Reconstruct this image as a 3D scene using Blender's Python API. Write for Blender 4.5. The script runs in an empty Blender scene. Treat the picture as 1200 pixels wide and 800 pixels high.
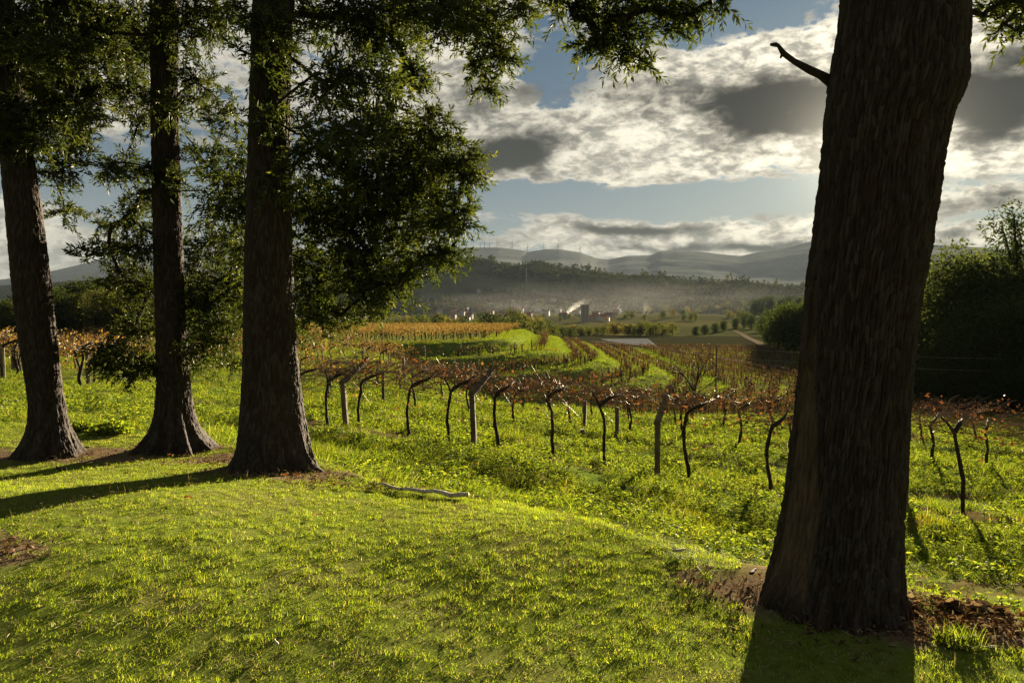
import bpy, math, random
import numpy as np

# ------------------------------------------------------------------ camera, light, exposure
F_PX = 933.0                       # focal length in pixels of a 1200 px wide frame (28 mm lens)
EYE = 1.7
PITCH = math.radians(3.37)
SUN_AZ = math.radians(23.8)        # to the right of the view direction (+Y)
SUN_EL = math.radians(9.3)
SUN_STRENGTH = 5.0
SKY_STRENGTH = 0.055
EXPOSURE = 3.1
SKY_DIM = 0.47                     # the photograph holds its sky back against the land

S = bpy.context.scene
C = S.collection
cam = bpy.data.cameras.new('camera')
cam.lens = 28.0; cam.sensor_width = 36.0; cam.clip_start = 0.05; cam.clip_end = 40000.0
camo = bpy.data.objects.new('camera', cam); C.objects.link(camo)
camo.location = (0, 0, EYE); camo.rotation_euler = (math.pi / 2 - PITCH, 0, 0)
S.camera = camo
S.view_settings.view_transform = 'Standard'; S.view_settings.look = 'None'
S.view_settings.exposure = EXPOSURE; S.view_settings.gamma = 1.0
S.view_settings.use_curve_mapping = False
S.render.engine = 'CYCLES'
S.cycles.use_denoising = True
S.cycles.max_bounces = 5; S.cycles.diffuse_bounces = 2; S.cycles.glossy_bounces = 1
S.cycles.transmission_bounces = 3; S.cycles.volume_bounces = 0; S.cycles.transparent_max_bounces = 6
S.cycles.caustics_reflective = False; S.cycles.caustics_refractive = False
S.cycles.sample_clamp_indirect = 4.0
S.cycles.use_adaptive_sampling = False
S.cycles.volume_step_rate = 1.0; S.cycles.volume_max_steps = 64

sl = bpy.data.lights.new('sun', 'SUN'); sl.energy = SUN_STRENGTH; sl.angle = math.radians(0.6); sl.color = (1.0, 0.83, 0.58)
sun = bpy.data.objects.new('sun', sl); C.objects.link(sun)
sun.rotation_euler = (math.pi / 2 - SUN_EL, 0, -SUN_AZ + math.pi)   # checked below: lamp -Z points away from the sun
from mathutils import Vector
SUN_DIR = Vector((math.sin(SUN_AZ) * math.cos(SUN_EL), math.cos(SUN_AZ) * math.cos(SUN_EL), math.sin(SUN_EL)))
sun.rotation_euler = SUN_DIR.to_track_quat('Z', 'Y').to_euler()

# ------------------------------------------------------------------ node helpers
class NT:
    def __init__(s, tree): s.t = tree; s.n = tree.nodes; s.l = tree.links
    def new(s, kind, **kw):
        n = s.n.new(kind)
        for k, v in kw.items(): setattr(n, k, v)
        return n
    def put(s, sock, v):
        if v is None: return
        if isinstance(v, bpy.types.NodeSocket): s.l.new(v, sock)
        elif isinstance(v, (tuple, list)) and sock.type == 'RGBA' and len(v) == 3: sock.default_value = (*v, 1)
        else: sock.default_value = v
    def m(s, op, a, b=None, c=None, clamp=False):
        n = s.new('ShaderNodeMath', operation=op, use_clamp=clamp)
        for i, v in enumerate((a, b, c)): s.put(n.inputs[i], v)
        return n.outputs[0]
    def vm(s, op, a, b=None, out=0):
        n = s.new('ShaderNodeVectorMath', operation=op)
        s.put(n.inputs[0], a); s.put(n.inputs[1], b)
        return n.outputs[out]
    def noise(s, vec, scale, detail=4, rough=0.55, lac=2.0, dist=0.0, out=0):
        n = s.new('ShaderNodeTexNoise'); n.inputs['Scale'].default_value = scale
        n.inputs['Detail'].default_value = detail; n.inputs['Roughness'].default_value = rough
        n.inputs['Lacunarity'].default_value = lac; n.inputs['Distortion'].default_value = dist
        if vec is not None: s.l.new(vec, n.inputs['Vector'])
        return n.outputs[out]
    def ss(s, v, a, b, lo=0.0, hi=1.0):
        n = s.new('ShaderNodeMapRange', interpolation_type='SMOOTHSTEP')
        s.put(n.inputs[0], v); n.inputs[1].default_value = a; n.inputs[2].default_value = b
        n.inputs[3].default_value = lo; n.inputs[4].default_value = hi
        return n.outputs[0]
    def mix(s, f, a, b, blend='MIX'):
        n = s.new('ShaderNodeMix', data_type='RGBA', blend_type=blend)
        s.put(n.inputs[0], f); s.put(n.inputs[6], a); s.put(n.inputs[7], b)
        return n.outputs[2]
    def comb(s, x, y, z=0.0):
        n = s.new('ShaderNodeCombineXYZ')
        for i, v in enumerate((x, y, z)): s.put(n.inputs[i], v)
        return n.outputs[0]

def ray_dir(u, v):
    xc = (u - 600) / F_PX; zc = (400 - v) / F_PX
    return np.array([xc, math.cos(PITCH) + zc * math.sin(PITCH), zc * math.cos(PITCH) - math.sin(PITCH)])
def az_el(u, v):
    d = ray_dir(u, v)
    return math.atan2(d[0], d[1]), math.atan2(d[2], math.hypot(d[0], d[1]))

# ------------------------------------------------------------------ the sky: Nishita plus broken backlit cloud
W = bpy.data.worlds.new('World'); S.world = W; W.use_nodes = True
W.node_tree.nodes.clear()
W.cycles.sampling_method = 'MANUAL'; W.cycles.sample_map_resolution = 512
k = NT(W.node_tree)
sky = k.new('ShaderNodeTexSky', sky_type='NISHITA')
sky.sun_disc = False; sky.sun_elevation = SUN_EL; sky.sun_rotation = SUN_AZ
sky.air_density = 1.0; sky.dust_density = 1.2; sky.ozone_density = 1.5
tc = k.new('ShaderNodeTexCoord')
dirv = k.vm('NORMALIZE', tc.outputs['Generated'])
sx = k.new('ShaderNodeSeparateXYZ'); k.l.new(dirv, sx.inputs[0])
X, Y, Z = sx.outputs
az = k.m('ARCTAN2', X, Y)
el = k.m('ARCSINE', Z)
zc = k.m('ADD', k.m('MAXIMUM', Z, 0.0), 0.07)
P = k.comb(k.m('DIVIDE', X, zc), k.m('DIVIDE', Y, zc), 0.0)
# ragged the layout with noise on the direction itself
wn = k.noise(dirv, 9.0, 4, 0.6, out=1)
wv = k.vm('SUBTRACT', wn, (0.5, 0.5, 0.5))
wsx = k.new('ShaderNodeSeparateXYZ'); k.l.new(wv, wsx.inputs[0])
azw = k.m('ADD', az, k.m('MULTIPLY', wsx.outputs[0], 0.10))
elw = k.m('ADD', el, k.m('MULTIPLY', wsx.outputs[1], 0.045))
def blob(u, v, ru, rv, w, soft=None):
    a, e = az_el(u, v)
    da = k.m('DIVIDE', k.m('SUBTRACT', azw, a), ru / F_PX)
    de = k.m('DIVIDE', k.m('SUBTRACT', elw, e), rv / F_PX)
    q = k.m('ADD', k.m('MULTIPLY', da, da), k.m('MULTIPLY', de, de))
    g = k.m('EXPONENT', k.m('MULTIPLY', q, -1.0))
    return k.m('MULTIPLY', g, w)
def total(lst):
    acc = None
    for b in lst:
        g = blob(*b); acc = g if acc is None else k.m('ADD', acc, g)
    return acc
# cover: where there is cloud (+) or clear air (-);  core: thick grey middles
cover = total([(645, 92, 60, 40, -.30), (850, 18, 90, 22, -.24), (800, 232, 330, 18, -.23), (620, 235, 70, 16, -.12), (575, 60, 40, 30, .1),
               (150, 215, 110, 45, -.24), (10, 275, 90, 45, .24), (120, 120, 60, 24, .2), (700, 255, 260, 6, .06), (770, 185, 170, 36, .17),
               (760, 115, 180, 50, .20), (925, 70, 70, 40, .12), (560, 140, 90, 60, .22), (745, 273, 105, 10, .27),
               (770, 295, 130, 8, .22), (885, 287, 80, 10, .26), (930, 262, 120, 5, .12), (1170, 110, 80, 60, .3),
               (1160, 185, 80, 14, .16), (1150, 232, 90, 16, .2), (1140, 160, 80, 12, -.1), (1130, 275, 90, 12, .14),
               (1130, 255, 90, 7, -.12), (605, 192, 60, 22, .3), (350, 60, 300, 90, .05), (660, 246, 90, 4, .10), (700, 283, 50, 5, .1)])
core = total([(905, 130, 78, 36, .62), (960, 118, 60, 28, .25), (745, 108, 100, 30, .34), (600, 190, 62, 22, .72), (560, 120, 80, 60, .26),
              (745, 270, 85, 8, .52), (770, 293, 80, 6, .46), (885, 285, 62, 7, .50), (1175, 108, 80, 48, .66),
              (1165, 234, 75, 13, .40), (660, 160, 60, 22, .2), (850, 180, 40, 14, .12), (1130, 272, 60, 8, .34)])
n1 = k.noise(P, 1.25, 9, 0.60, 2.1, 0.3)
dsq = k.vm('MULTIPLY', dirv, (1.0, 1.0, 2.1))
n2 = k.noise(dsq, 24.0, 7, 0.62, 2.0, 0.35)
n3 = k.noise(dsq, 66.0, 5, 0.6, 2.0, 0.25)
D = k.m('ADD', k.m('ADD', k.m('ADD', k.m('MULTIPLY', n1, 0.38), k.m('MULTIPLY', n2, 0.42)), k.m('MULTIPLY', n3, 0.20)), cover)
thin = k.ss(D, 0.47, 0.56)
thick0 = k.m('ADD', core, k.m('MULTIPLY', k.m('SUBTRACT', k.m('ADD', k.m('MULTIPLY', n2, .6), k.m('MULTIPLY', n1, .4)), 0.5), 0.8))
thick = k.ss(thick0, 0.08, 0.50)
grain = k.ss(k.m('ADD', k.m('MULTIPLY', n2, .6), k.m('MULTIPLY', n3, .4)), 0.40, 0.60)
cs = k.vm('DOT_PRODUCT', dirv, tuple(SUN_DIR), out=1)
ang = k.m('ARCCOSINE', k.m('MINIMUM', cs, 1.0))
near = k.m('EXPONENT', k.m('MULTIPLY', k.m('POWER', k.m('DIVIDE', ang, 0.26), 1.4), -1.0))
halo = k.m('EXPONENT', k.m('MULTIPLY', k.m('POWER', k.m('DIVIDE', ang, 0.052), 1.5), -1.0))
lit = k.mix(near, (4.0, 3.75, 3.1), (7.6, 6.9, 5.3))
lit = k.mix(k.m('MULTIPLY', grain, 0.74), lit, (0.75, 0.76, 0.70))
dark = k.mix(near, (0.12, 0.14, 0.14), (0.14, 0.14, 0.12))
# clear air: the Nishita sky, dimmed the way the photograph is exposed, paler towards the horizon
skyc = k.mix(1.0, sky.outputs[0], (0.05, 0.07, 0.10), 'MULTIPLY')
skyc = k.mix(1.0, skyc, (0.02, 0.22, 0.46), 'ADD')
hz = k.m('EXPONENT', k.m('MULTIPLY', k.m('MAXIMUM', el, 0.0), -8.5))
skyc = k.mix(k.m('MULTIPLY', hz, 0.85), skyc, (2.35, 2.65, 2.6))
col = k.mix(thin, skyc, lit)
col = k.mix(k.m('MULTIPLY', thick, k.ss(D, 0.42, 0.56)), col, dark)
col = k.mix(k.m('MULTIPLY', halo, 0.35), col, (16.0, 14.2, 10.5))
col = k.mix(1.0, col, (SKY_DIM, SKY_DIM, SKY_DIM), 'MULTIPLY')
bg = k.new('ShaderNodeBackground'); bg.inputs[1].default_value = SKY_STRENGTH
k.l.new(col, bg.inputs[0])
wo = k.new('ShaderNodeOutputWorld'); k.l.new(bg.outputs[0], wo.inputs[0])

# ------------------------------------------------------------------ numpy noise and mesh helpers
rng = np.random.default_rng(7)
def _hash(i, j, l, seed):
    h = (i.astype(np.int64) * 374761393 + j.astype(np.int64) * 668265263 + l.astype(np.int64) * 2147483647 + seed * 974634777) & 0xffffffff
    h = ((h ^ (h >> 13)) * 1274126177) & 0xffffffff
    h = ((h ^ (h >> 16)) * 2246822519) & 0xffffffff
    return ((h ^ (h >> 15)) & 0xffffff) / float(0xffffff)
def vnoise(x, y, z=None, seed=0):
    x = np.asarray(x, float); y = np.asarray(y, float)
    z = np.zeros_like(x) if z is None else np.asarray(z, float)
    xi, yi, zi = np.floor(x), np.floor(y), np.floor(z)
    fx, fy, fz = x - xi, y - yi, z - zi
    fx = fx * fx * (3 - 2 * fx); fy = fy * fy * (3 - 2 * fy); fz = fz * fz * (3 - 2 * fz)
    out = 0
    for a in (0, 1):
        for b in (0, 1):
            for c in (0, 1):
                w = (fx if a else 1 - fx) * (fy if b else 1 - fy) * (fz if c else 1 - fz)
                out = out + w * _hash(xi + a, yi + b, zi + c, seed)
    return out
def fbm(x, y, z=None, oct=4, seed=0, gain=0.5):
    s = 0; a = 1; t = 0
    for o in range(oct):
        f = 2.03 ** o
        s = s + a * vnoise(np.asarray(x) * f, np.asarray(y) * f, None if z is None else np.asarray(z) * f, seed + o * 17)
        t += a; a *= gain
    return s / t
def sstep(a, b, x):
    t = np.clip((x - a) / (b - a), 0, 1); return t * t * (3 - 2 * t)

def mesh_np(name, V, faces, mats, attrs=None, smooth=False, mat_idx=None):
    """faces: list of (M,k) int arrays"""
    V = np.asarray(V, np.float32)
    me = bpy.data.meshes.new(name)
    me.vertices.add(len(V)); me.vertices.foreach_set('co', V.ravel())
    faces = [np.asarray(f, np.int32) for f in faces if len(f)]
    loops = np.concatenate([f.ravel() for f in faces]); tot = np.concatenate([np.full(len(f), f.shape[1], np.int32) for f in faces])
    start = np.concatenate([[0], np.cumsum(tot)[:-1]]).astype(np.int32)
    me.loops.add(len(loops)); me.loops.foreach_set('vertex_index', loops)
    me.polygons.add(len(tot)); me.polygons.foreach_set('loop_start', start); me.polygons.foreach_set('loop_total', tot)
    if mat_idx is not None: me.polygons.foreach_set('material_index', np.asarray(mat_idx, np.int32))
    me.polygons.foreach_set('use_smooth', np.full(len(tot), bool(smooth)))
    for nm, a in (attrs or {}).items():
        a = np.asarray(a, np.float32)
        if a.ndim == 1:
            at = me.attributes.new(nm, 'FLOAT', 'POINT'); at.data.foreach_set('value', a)
        else:
            if a.shape[1] == 3: a = np.concatenate([a, np.ones((len(a), 1), np.float32)], 1)
            at = me.attributes.new(nm, 'FLOAT_COLOR', 'POINT'); at.data.foreach_set('color', a.ravel())
    me.update(calc_edges=True); me.validate()
    for mt in (mats if isinstance(mats, (list, tuple)) else [mats]): me.materials.append(mt)
    return me

class MB:
    """collects shapes for ONE mesh"""
    def __init__(s): s.V = []; s.Q = []; s.T = []; s.A = []; s.n = 0
    def add(s, V, Q=None, T=None, a=None):
        V = np.asarray(V, float)
        if Q is not None and len(Q): s.Q.append(np.asarray(Q) + s.n)
        if T is not None and len(T): s.T.append(np.asarray(T) + s.n)
        s.V.append(V); s.A.append(np.full(len(V), rng.random()) if a is None else np.broadcast_to(np.asarray(a, float), (len(V),)))
        s.n += len(V)
    def tube(s, pts, rad, sides=6, a=None, cap=True):
        pts = np.asarray(pts, float); n = len(pts); rad = np.broadcast_to(np.asarray(rad, float), (n,))
        t = np.gradient(pts, axis=0); t /= np.linalg.norm(t, axis=1, keepdims=True) + 1e-9
        ref = np.array([0, 0, 1.0]) if abs(t[:, 2]).mean() < 0.8 else np.array([1.0, 0, 0])
        b = np.cross(t, ref); b /= np.linalg.norm(b, axis=1, keepdims=True) + 1e-9
        c = np.cross(b, t)
        th = np.linspace(0, 2 * np.pi, sides, endpoint=False)
        V = pts[:, None] + rad[:, None, None] * (np.cos(th)[None, :, None] * b[:, None] + np.sin(th)[None, :, None] * c[:, None])
        V = V.reshape(-1, 3)
        i = np.arange(n - 1)[:, None] * sides; j = np.arange(sides)[None]; j2 = (j + 1) % sides
        Q = np.stack([i + j, i + sides + j, i + sides + j2, i + j2], -1).reshape(-1, 4)
        T = []
        if cap:
            V = np.concatenate([V, pts[:1], pts[-1:]]); a0 = n * sides; jj = np.arange(sides)
            T = np.concatenate([np.stack([np.full(sides, a0), jj, (jj + 1) % sides], 1),
                                np.stack([np.full(sides, a0 + 1), (n - 1) * sides + (jj + 1) % sides, (n - 1) * sides + jj], 1)])
        s.add(V, Q, T, a)
    def box(s, c, size, rz=0.0, a=None, tilt=None):
        x, y, z = np.array(size) / 2
        V = np.array([[-x, -y, -z], [x, -y, -z], [x, y, -z], [-x, y, -z], [-x, -y, z], [x, -y, z], [x, y, z], [-x, y, z]])
        if tilt is not None: V = V @ np.array(tilt).T
        cz, sz = math.cos(rz), math.sin(rz)
        V = V @ np.array([[cz, sz, 0], [-sz, cz, 0], [0, 0, 1]]) + np.array(c)
        s.add(V, [[0, 3, 2, 1], [4, 5, 6, 7], [0, 1, 5, 4], [1, 2, 6, 5], [2, 3, 7, 6], [3, 0, 4, 7]], a=a)
    def leaves(s, base, d, n, L, Wd, fold=0.15, a=None, mid=0.45):
        """diamond leaves: base (N,3), unit direction d, unit normal n"""
        base = np.asarray(base, float); N = len(base)
        L = np.broadcast_to(np.asarray(L, float), (N,))[:, None]; Wd = np.broadcast_to(np.asarray(Wd, float), (N,))[:, None]
        side = np.cross(d, n); side /= np.linalg.norm(side, axis=1, keepdims=True) + 1e-9
        up = np.cross(side, d)
        m = base + d * L * mid
        V = np.stack([base, m + side * Wd / 2 + up * L * fold * .3, base + d * L - up * L * fold, m - side * Wd / 2 + up * L * fold * .3], 1).reshape(-1, 3)
        Q = np.arange(N * 4).reshape(N, 4)
        av = np.repeat(rng.random(N) if a is None else np.broadcast_to(np.asarray(a, float), (N,)), 4)
        s.Q.append(Q + s.n); s.V.append(V); s.A.append(av); s.n += len(V)
    def mesh(s, name, mat, smooth=False, extra=None):
        V = np.concatenate(s.V); A = np.concatenate(s.A)
        f = []
        if s.Q: f.append(np.concatenate(s.Q))
        if s.T: f.append(np.concatenate(s.T))
        return mesh_np(name, V, f, mat, {'rnd': A}, smooth)

def unit(v): v = np.asarray(v, float); return v / (np.linalg.norm(v, axis=-1, keepdims=True) + 1e-9)
def rand_unit(n): return unit(rng.normal(size=(n, 3)))

# ------------------------------------------------------------------ object helpers
def link(name, me, parent=None, loc=(0, 0, 0), rz=0.0, sc=1.0):
    o = bpy.data.objects.new(name, me); C.objects.link(o)
    if parent is not None: o.parent = parent
    o.location = loc; o.rotation_euler = (0, 0, rz); o.scale = (sc, sc, sc) if np.isscalar(sc) else sc
    return o
def tag(o, label=None, cat=None, group=None, kind=None):
    if label: o['label'] = label
    if cat: o['category'] = cat
    if group: o['group'] = group
    if kind: o['kind'] = kind
    return o
def copy_tree(o, loc, rz=0.0, sc=1.0, label=None, group=None):
    c = o.copy(); C.objects.link(c); c.location = loc; c.rotation_euler = (0, 0, rz)
    c.scale = (sc, sc, sc) if np.isscalar(sc) else sc
    if label: c['label'] = label
    if group: c['group'] = group
    for ch in list(o.children):
        d = ch.copy(); C.objects.link(d); d.parent = c
        for g in list(ch.children):
            e = g.copy(); C.objects.link(e); e.parent = d
    return c

# ------------------------------------------------------------------ materials
def new_mat(name):
    mt = bpy.data.materials.new(name); mt.use_nodes = True
    q = NT(mt.node_tree); q.n.clear()
    out = q.new('ShaderNodeOutputMaterial')
    return mt, q, out
def ramp(q, fac, stops):
    r = q.new('ShaderNodeValToRGB'); e = r.color_ramp.elements
    while len(e) < len(stops): e.new(0.5)
    for el_, (p, c) in zip(e, stops): el_.position = p; el_.color = (*c, 1)
    q.put(r.inputs[0], fac); return r.outputs[0]
def mat_simple(name, c1, c2, scale=8.0, rough=0.85, bump=0.3, stretch=(1, 1, 1), detail=5, bscale=None, spec=0.08):
    mt, q, out = new_mat(name)
    t = q.new('ShaderNodeTexCoord'); v = q.vm('MULTIPLY', t.outputs['Object'], stretch)
    n = q.noise(v, scale, detail, 0.6)
    oi = q.new('ShaderNodeObjectInfo')
    c = q.mix(q.ss(n, 0.3, 0.7), c1, c2)
    br = q.m('ADD', q.m('MULTIPLY', oi.outputs['Random'], 0.35), 0.82)
    c = q.mix(1.0, c, q.comb(br, br, br), 'MULTIPLY')
    p = q.new('ShaderNodeBsdfPrincipled'); q.put(p.inputs['Base Color'], c); p.inputs['Roughness'].default_value = rough
    p.inputs['Specular IOR Level'].default_value = spec
    if bump:
        b = q.new('ShaderNodeBump'); b.inputs['Strength'].default_value = bump; b.inputs['Distance'].default_value = 0.02
        q.put(b.inputs['Height'], q.noise(v, bscale or scale * 3, 5, 0.65)); q.l.new(b.outputs[0], p.inputs['Normal'])
    q.l.new(p.outputs[0], out.inputs[0]); return mt
def mat_leaf(name, stops, trans=0.35, gloss=0.06, rough=0.4, obj_var=0.25, trans_tint=(1.0, 1.0, 0.6), patch=None):
    """leaf or blade: colour by the per-leaf value 'rnd', partly lets the light through"""
    mt, q, out = new_mat(name)
    at = q.new('ShaderNodeAttribute', attribute_name='rnd')
    c = ramp(q, at.outputs['Fac'], stops)
    oi = q.new('ShaderNodeObjectInfo')
    br = q.m('ADD', q.m('MULTIPLY', oi.outputs['Random'], obj_var), 1 - obj_var / 2)
    c = q.mix(1.0, c, q.comb(br, br, br), 'MULTIPLY')
    if patch:
        g = q.new('ShaderNodeNewGeometry'); n = q.noise(g.outputs['Position'], patch[0], 4, 0.6)
        c = q.mix(q.ss(n, patch[2], patch[3]), c, q.mix(1.0, c, patch[1], 'MULTIPLY'))
    d = q.new('ShaderNodeBsdfDiffuse'); q.put(d.inputs[0], c)
    tr = q.new('ShaderNodeBsdfTranslucent'); q.put(tr.inputs[0], q.mix(1.0, c, trans_tint, 'MULTIPLY'))
    ms = q.new('ShaderNodeMixShader'); ms.inputs[0].default_value = trans
    q.l.new(d.outputs[0], ms.inputs[1]); q.l.new(tr.outputs[0], ms.inputs[2])
    last = ms.outputs[0]
    if gloss:
        gl = q.new('ShaderNodeBsdfGlossy'); gl.inputs['Roughness'].default_value = rough; gl.inputs['Color'].default_value = (0.8, 0.8, 0.7, 1)
        m2 = q.new('ShaderNodeMixShader'); m2.inputs[0].default_value = gloss
        q.l.new(last, m2.inputs[1]); q.l.new(gl.outputs[0], m2.inputs[2]); last = m2.outputs[0]
    q.l.new(last, out.inputs[0]); return mt
# ------------------------------------------------------------------ the land: one height function, one ground sheet
TU = np.array([-900, -300, 0, 200, 400, 600, 800, 1000, 1200, 1500, 2100], float)
TD = np.array([3, 6, 8, 10, 13, 16, 20, 24, 28, 34, 45, 60, 80, 110, 150, 220, 300, 500, 900, 1500, 2500, 12000], float)
_T = {
 -300: [1.55, 1.6, 1.65, 1.7, 1.95, 2.2, 2.6, 2.95, 3.2, 3.6, 4.2, 5.0, 5.8, 7.0, 9.0, 12, 16, 24, 33, 38, 38, 38],
 0:    [1.55, 1.6, 1.65, 1.75, 2.1, 2.5, 2.9, 3.2, 3.5, 4.0, 4.6, 5.3, 6.0, 7.0, 9.0, 12, 16, 24, 33, 38, 38, 38],
 200:  [1.6, 1.7, 1.75, 1.9, 2.25, 2.6, 3.0, 3.35, 3.65, 4.1, 4.75, 5.4, 6.1, 6.9, 8.8, 11.5, 16, 24, 33, 38, 38, 38],
 400:  [1.7, 1.9, 2.2, 2.45, 2.75, 3.05, 3.4, 3.65, 3.9, 4.2, 4.75, 5.4, 6.1, 6.8, 8.6, 11.5, 16, 24, 33, 38, 38, 38],
 600:  [1.8, 2.1, 2.5, 2.8, 3.2, 3.5, 3.9, 4.2, 4.5, 5.0, 6.5, 8.6, 11.1, 12.7, 13.2, 14.6, 18, 24, 33, 38, 38, 38],
 800:  [1.9, 2.4, 2.85, 3.15, 3.6, 3.95, 4.35, 4.65, 4.95, 5.55, 7.1, 9.3, 11.9, 13.4, 14.0, 15.2, 18, 25, 33, 38, 38, 38],
 1000: [2.0, 2.6, 3.1, 3.5, 3.95, 4.3, 4.7, 5.0, 5.25, 5.75, 7.1, 9.1, 11.4, 13, 14, 15.5, 18, 25, 33, 38, 38, 38],
 1200: [2.0, 2.7, 3.2, 3.6, 4.1, 4.5, 4.9, 5.2, 5.45, 5.95, 7.3, 9.3, 11.8, 13.4, 14.4, 16, 19, 25, 33, 38, 38, 38],
}
_cols = [_T[-300], _T[-300]] + [_T[u] for u in (0, 200, 400, 600, 800, 1000, 1200)] + [_T[1200], _T[1200]]
_TH = np.array(_cols, float)                                   # (u, d)
def _cr(xk, yk, x):                                            # cubic hermite with limited slopes, along the last axis
    dx = np.diff(xk); dl = np.diff(yk, axis=-1) / dx
    m = np.concatenate([dl[..., :1], np.where(dl[..., :-1] * dl[..., 1:] > 0, 2 * dl[..., :-1] * dl[..., 1:] / (dl[..., :-1] + dl[..., 1:] + 1e-12), 0), dl[..., -1:]], -1)
    i = np.clip(np.searchsorted(xk, x) - 1, 0, len(xk) - 2)
    t = (x - xk[i]) / dx[i]; h = dx[i]
    return ((2 * t**3 - 3 * t**2 + 1) * yk[..., i] + (t**3 - 2 * t**2 + t) * h * m[..., i] + (-2 * t**3 + 3 * t**2) * yk[..., i + 1] + (t**3 - t**2) * h * m[..., i + 1])
_LD = np.linspace(math.log(3.0), math.log(12000.0), 700); _UU = np.linspace(-900, 2100, 301)
_fine = _cr(TU, _cr(np.log(TD), _TH, _LD).T, _UU).T             # (301, 700)
def base_H(u, d):
    iu = np.clip((u + 900) / 10.0, 0, 299.999); il = np.clip((np.log(np.maximum(d, 3.0)) - _LD[0]) / (_LD[1] - _LD[0]), 0, 698.999)
    a = iu.astype(int); b = il.astype(int); fa = iu - a; fb = il - b
    return (_fine[a, b] * (1 - fa) * (1 - fb) + _fine[a + 1, b] * fa * (1 - fb) + _fine[a, b + 1] * (1 - fa) * fb + _fine[a + 1, b + 1] * fa * fb)
def ud(x, y):
    r = np.hypot(x, y); th = np.arctan2(x, y)
    thc = np.clip(th, -0.98, 0.98)
    return 600 + F_PX * np.tan(thc), r * np.cos(thc)
EDGE_U = np.array([-900, -300, 0, 120, 200, 300, 400, 440, 550, 650, 750, 830, 900, 1000, 1100, 1200, 1500, 2100], float)
EDGE_D = np.array([12, 11, 10.2, 9.9, 9.4, 8.6, 7.5, 7.0, 6.5, 5.9, 5.3, 4.9, 4.75, 4.9, 4.6, 4.1, 3.6, 3.2])
def edge_d(u): return np.interp(u, EDGE_U, EDGE_D)
# the knoll: a flat top and terraces falling round its right shoulder
def knoll_s(x, y):
    """signed distance outward from the edge of the knoll's flat top"""
    e = 0.0 + 2.0 * np.sin(y * 0.03)
    dx = x - (-1.0 + 0.045 * (y - 108)); dy = (101.0 + 0.05 * x) - y
    R = 16.0
    qx = np.maximum(dx + R, 0); qy = np.maximum(dy + R, 0)
    return np.hypot(qx, qy) + np.minimum(np.maximum(dx + R, dy + R), 0) - R
TER_W, TER_H, TER_N = 7.4, 1.45, 5
def knoll_z(x, y):
    s = knoll_s(x, y)
    w = 0.35 * (fbm(x * .25, y * .25, oct=2, seed=5) - .5)
    s = s + w
    H = 6.25 + 0 * s
    for i in range(TER_N):
        H = H + TER_H * sstep(TER_W * i, TER_W * i + 2.6, s) + 0.12 * np.clip((s - TER_W * i - 2.6) / (TER_W - 2), 0, 1)
    H = H + 0.45 * np.maximum(s - TER_W * TER_N, 0)
    H = H + 0.03 * np.maximum(y - 110, 0) * (s < 0) * 1.0 + 0.03 * np.maximum(y - 110, 0) * (s >= 0)
    H = H + 0.25 * np.maximum(y - 205, 0) + 0.3 * np.maximum(-58 - x, 0)
    return -H, s
def ground_rel(x, y):
    """height relative to the eye"""
    x = np.asarray(x, float); y = np.asarray(y, float)
    u, d = ud(x, y)
    Hv = base_H(u, d)
    bumps = (fbm(x * 0.55, y * 0.55, oct=3, seed=3) - .5) * 0.34 * sstep(7, 12, d) * (1 - sstep(60, 140, d))
    bumps = bumps + (fbm(x * 1.7, y * 1.7, oct=3, seed=13) - .5) * 0.10 * sstep(6, 9, d) * (1 - sstep(30, 60, d))
    Hl = 1.7 - 0.33 * np.exp(-(((x + 3.4) / 2.2) ** 2 + ((y - 4.9) / 1.9) ** 2)) + (fbm(x * .8, y * .8, oct=3, seed=9) - .5) * 0.07
    Hl = Hl - 0.08 * np.exp(-(((x - .2) / 1.6) ** 2 + ((y - 5.2) / 0.9) ** 2))
    ed = edge_d(u) + (fbm(x * 1.3, y * 1.3, oct=3, seed=21) - .5) * 0.5
    t = sstep(0, 1.0, (d - ed + 0.15) / 1.5)
    H = Hl * (1 - t) + (Hv - bumps) * t
    behind = sstep(0.0, -3.0, y); H = H * (1 - behind) + 1.7 * behind
    z = -H
    kz, s = knoll_z(x, y)
    wk = sstep(58, 66, y) * (np.abs(x) < 120)
    z = np.where((wk > 0) & (kz > z), z + (kz - z) * wk, z)
    far = sstep(300, 700, np.hypot(x, y))
    z = z + (fbm(x * .004, y * .004, oct=3, seed=31) - .5) * 8 * far * (1 - sstep(5000, 9000, np.hypot(x, y)))
    return z
# hills from their skylines (photo pixels -> real ridge at its own distance)
MID_D, MID_FOOT = 2300.0, 1500.0
MID = [(-900, 330), (-300, 330), (0, 334), (100, 328), (200, 320), (300, 314), (400, 310), (528, 308), (560, 306), (580, 308), (604, 311), (620, 309), (632, 308), (650, 315), (680, 319), (727, 326), (773, 326),
       (804, 332), (843, 335), (860, 331), (890, 336), (937, 336), (1000, 335), (1100, 333), (1200, 330), (1500, 330), (2100, 330)]
FAR_D, FAR_FOOT = 7800.0, 3600.0
FAR = [(-900, 300), (-300, 318), (0, 328), (44, 322), (61, 318), (100, 309), (122, 303), (180, 296), (260, 293), (400, 292), (500, 291), (556, 290), (584, 290), (610, 293), (620, 295), (640, 292),
       (656, 292), (680, 296), (700, 303), (712, 304), (734, 300), (762, 299), (773, 295), (795, 294), (820, 295), (843, 298), (867, 300), (885, 296), (913, 292), (944, 284), (1000, 278), (1050, 281), (1090, 287),
       (1112, 288), (1176, 292), (1260, 296), (1500, 285), (2100, 300)]
def prof(tab, u):
    t = np.array(tab, float); return np.interp(u, t[:, 0], t[:, 1])
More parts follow.
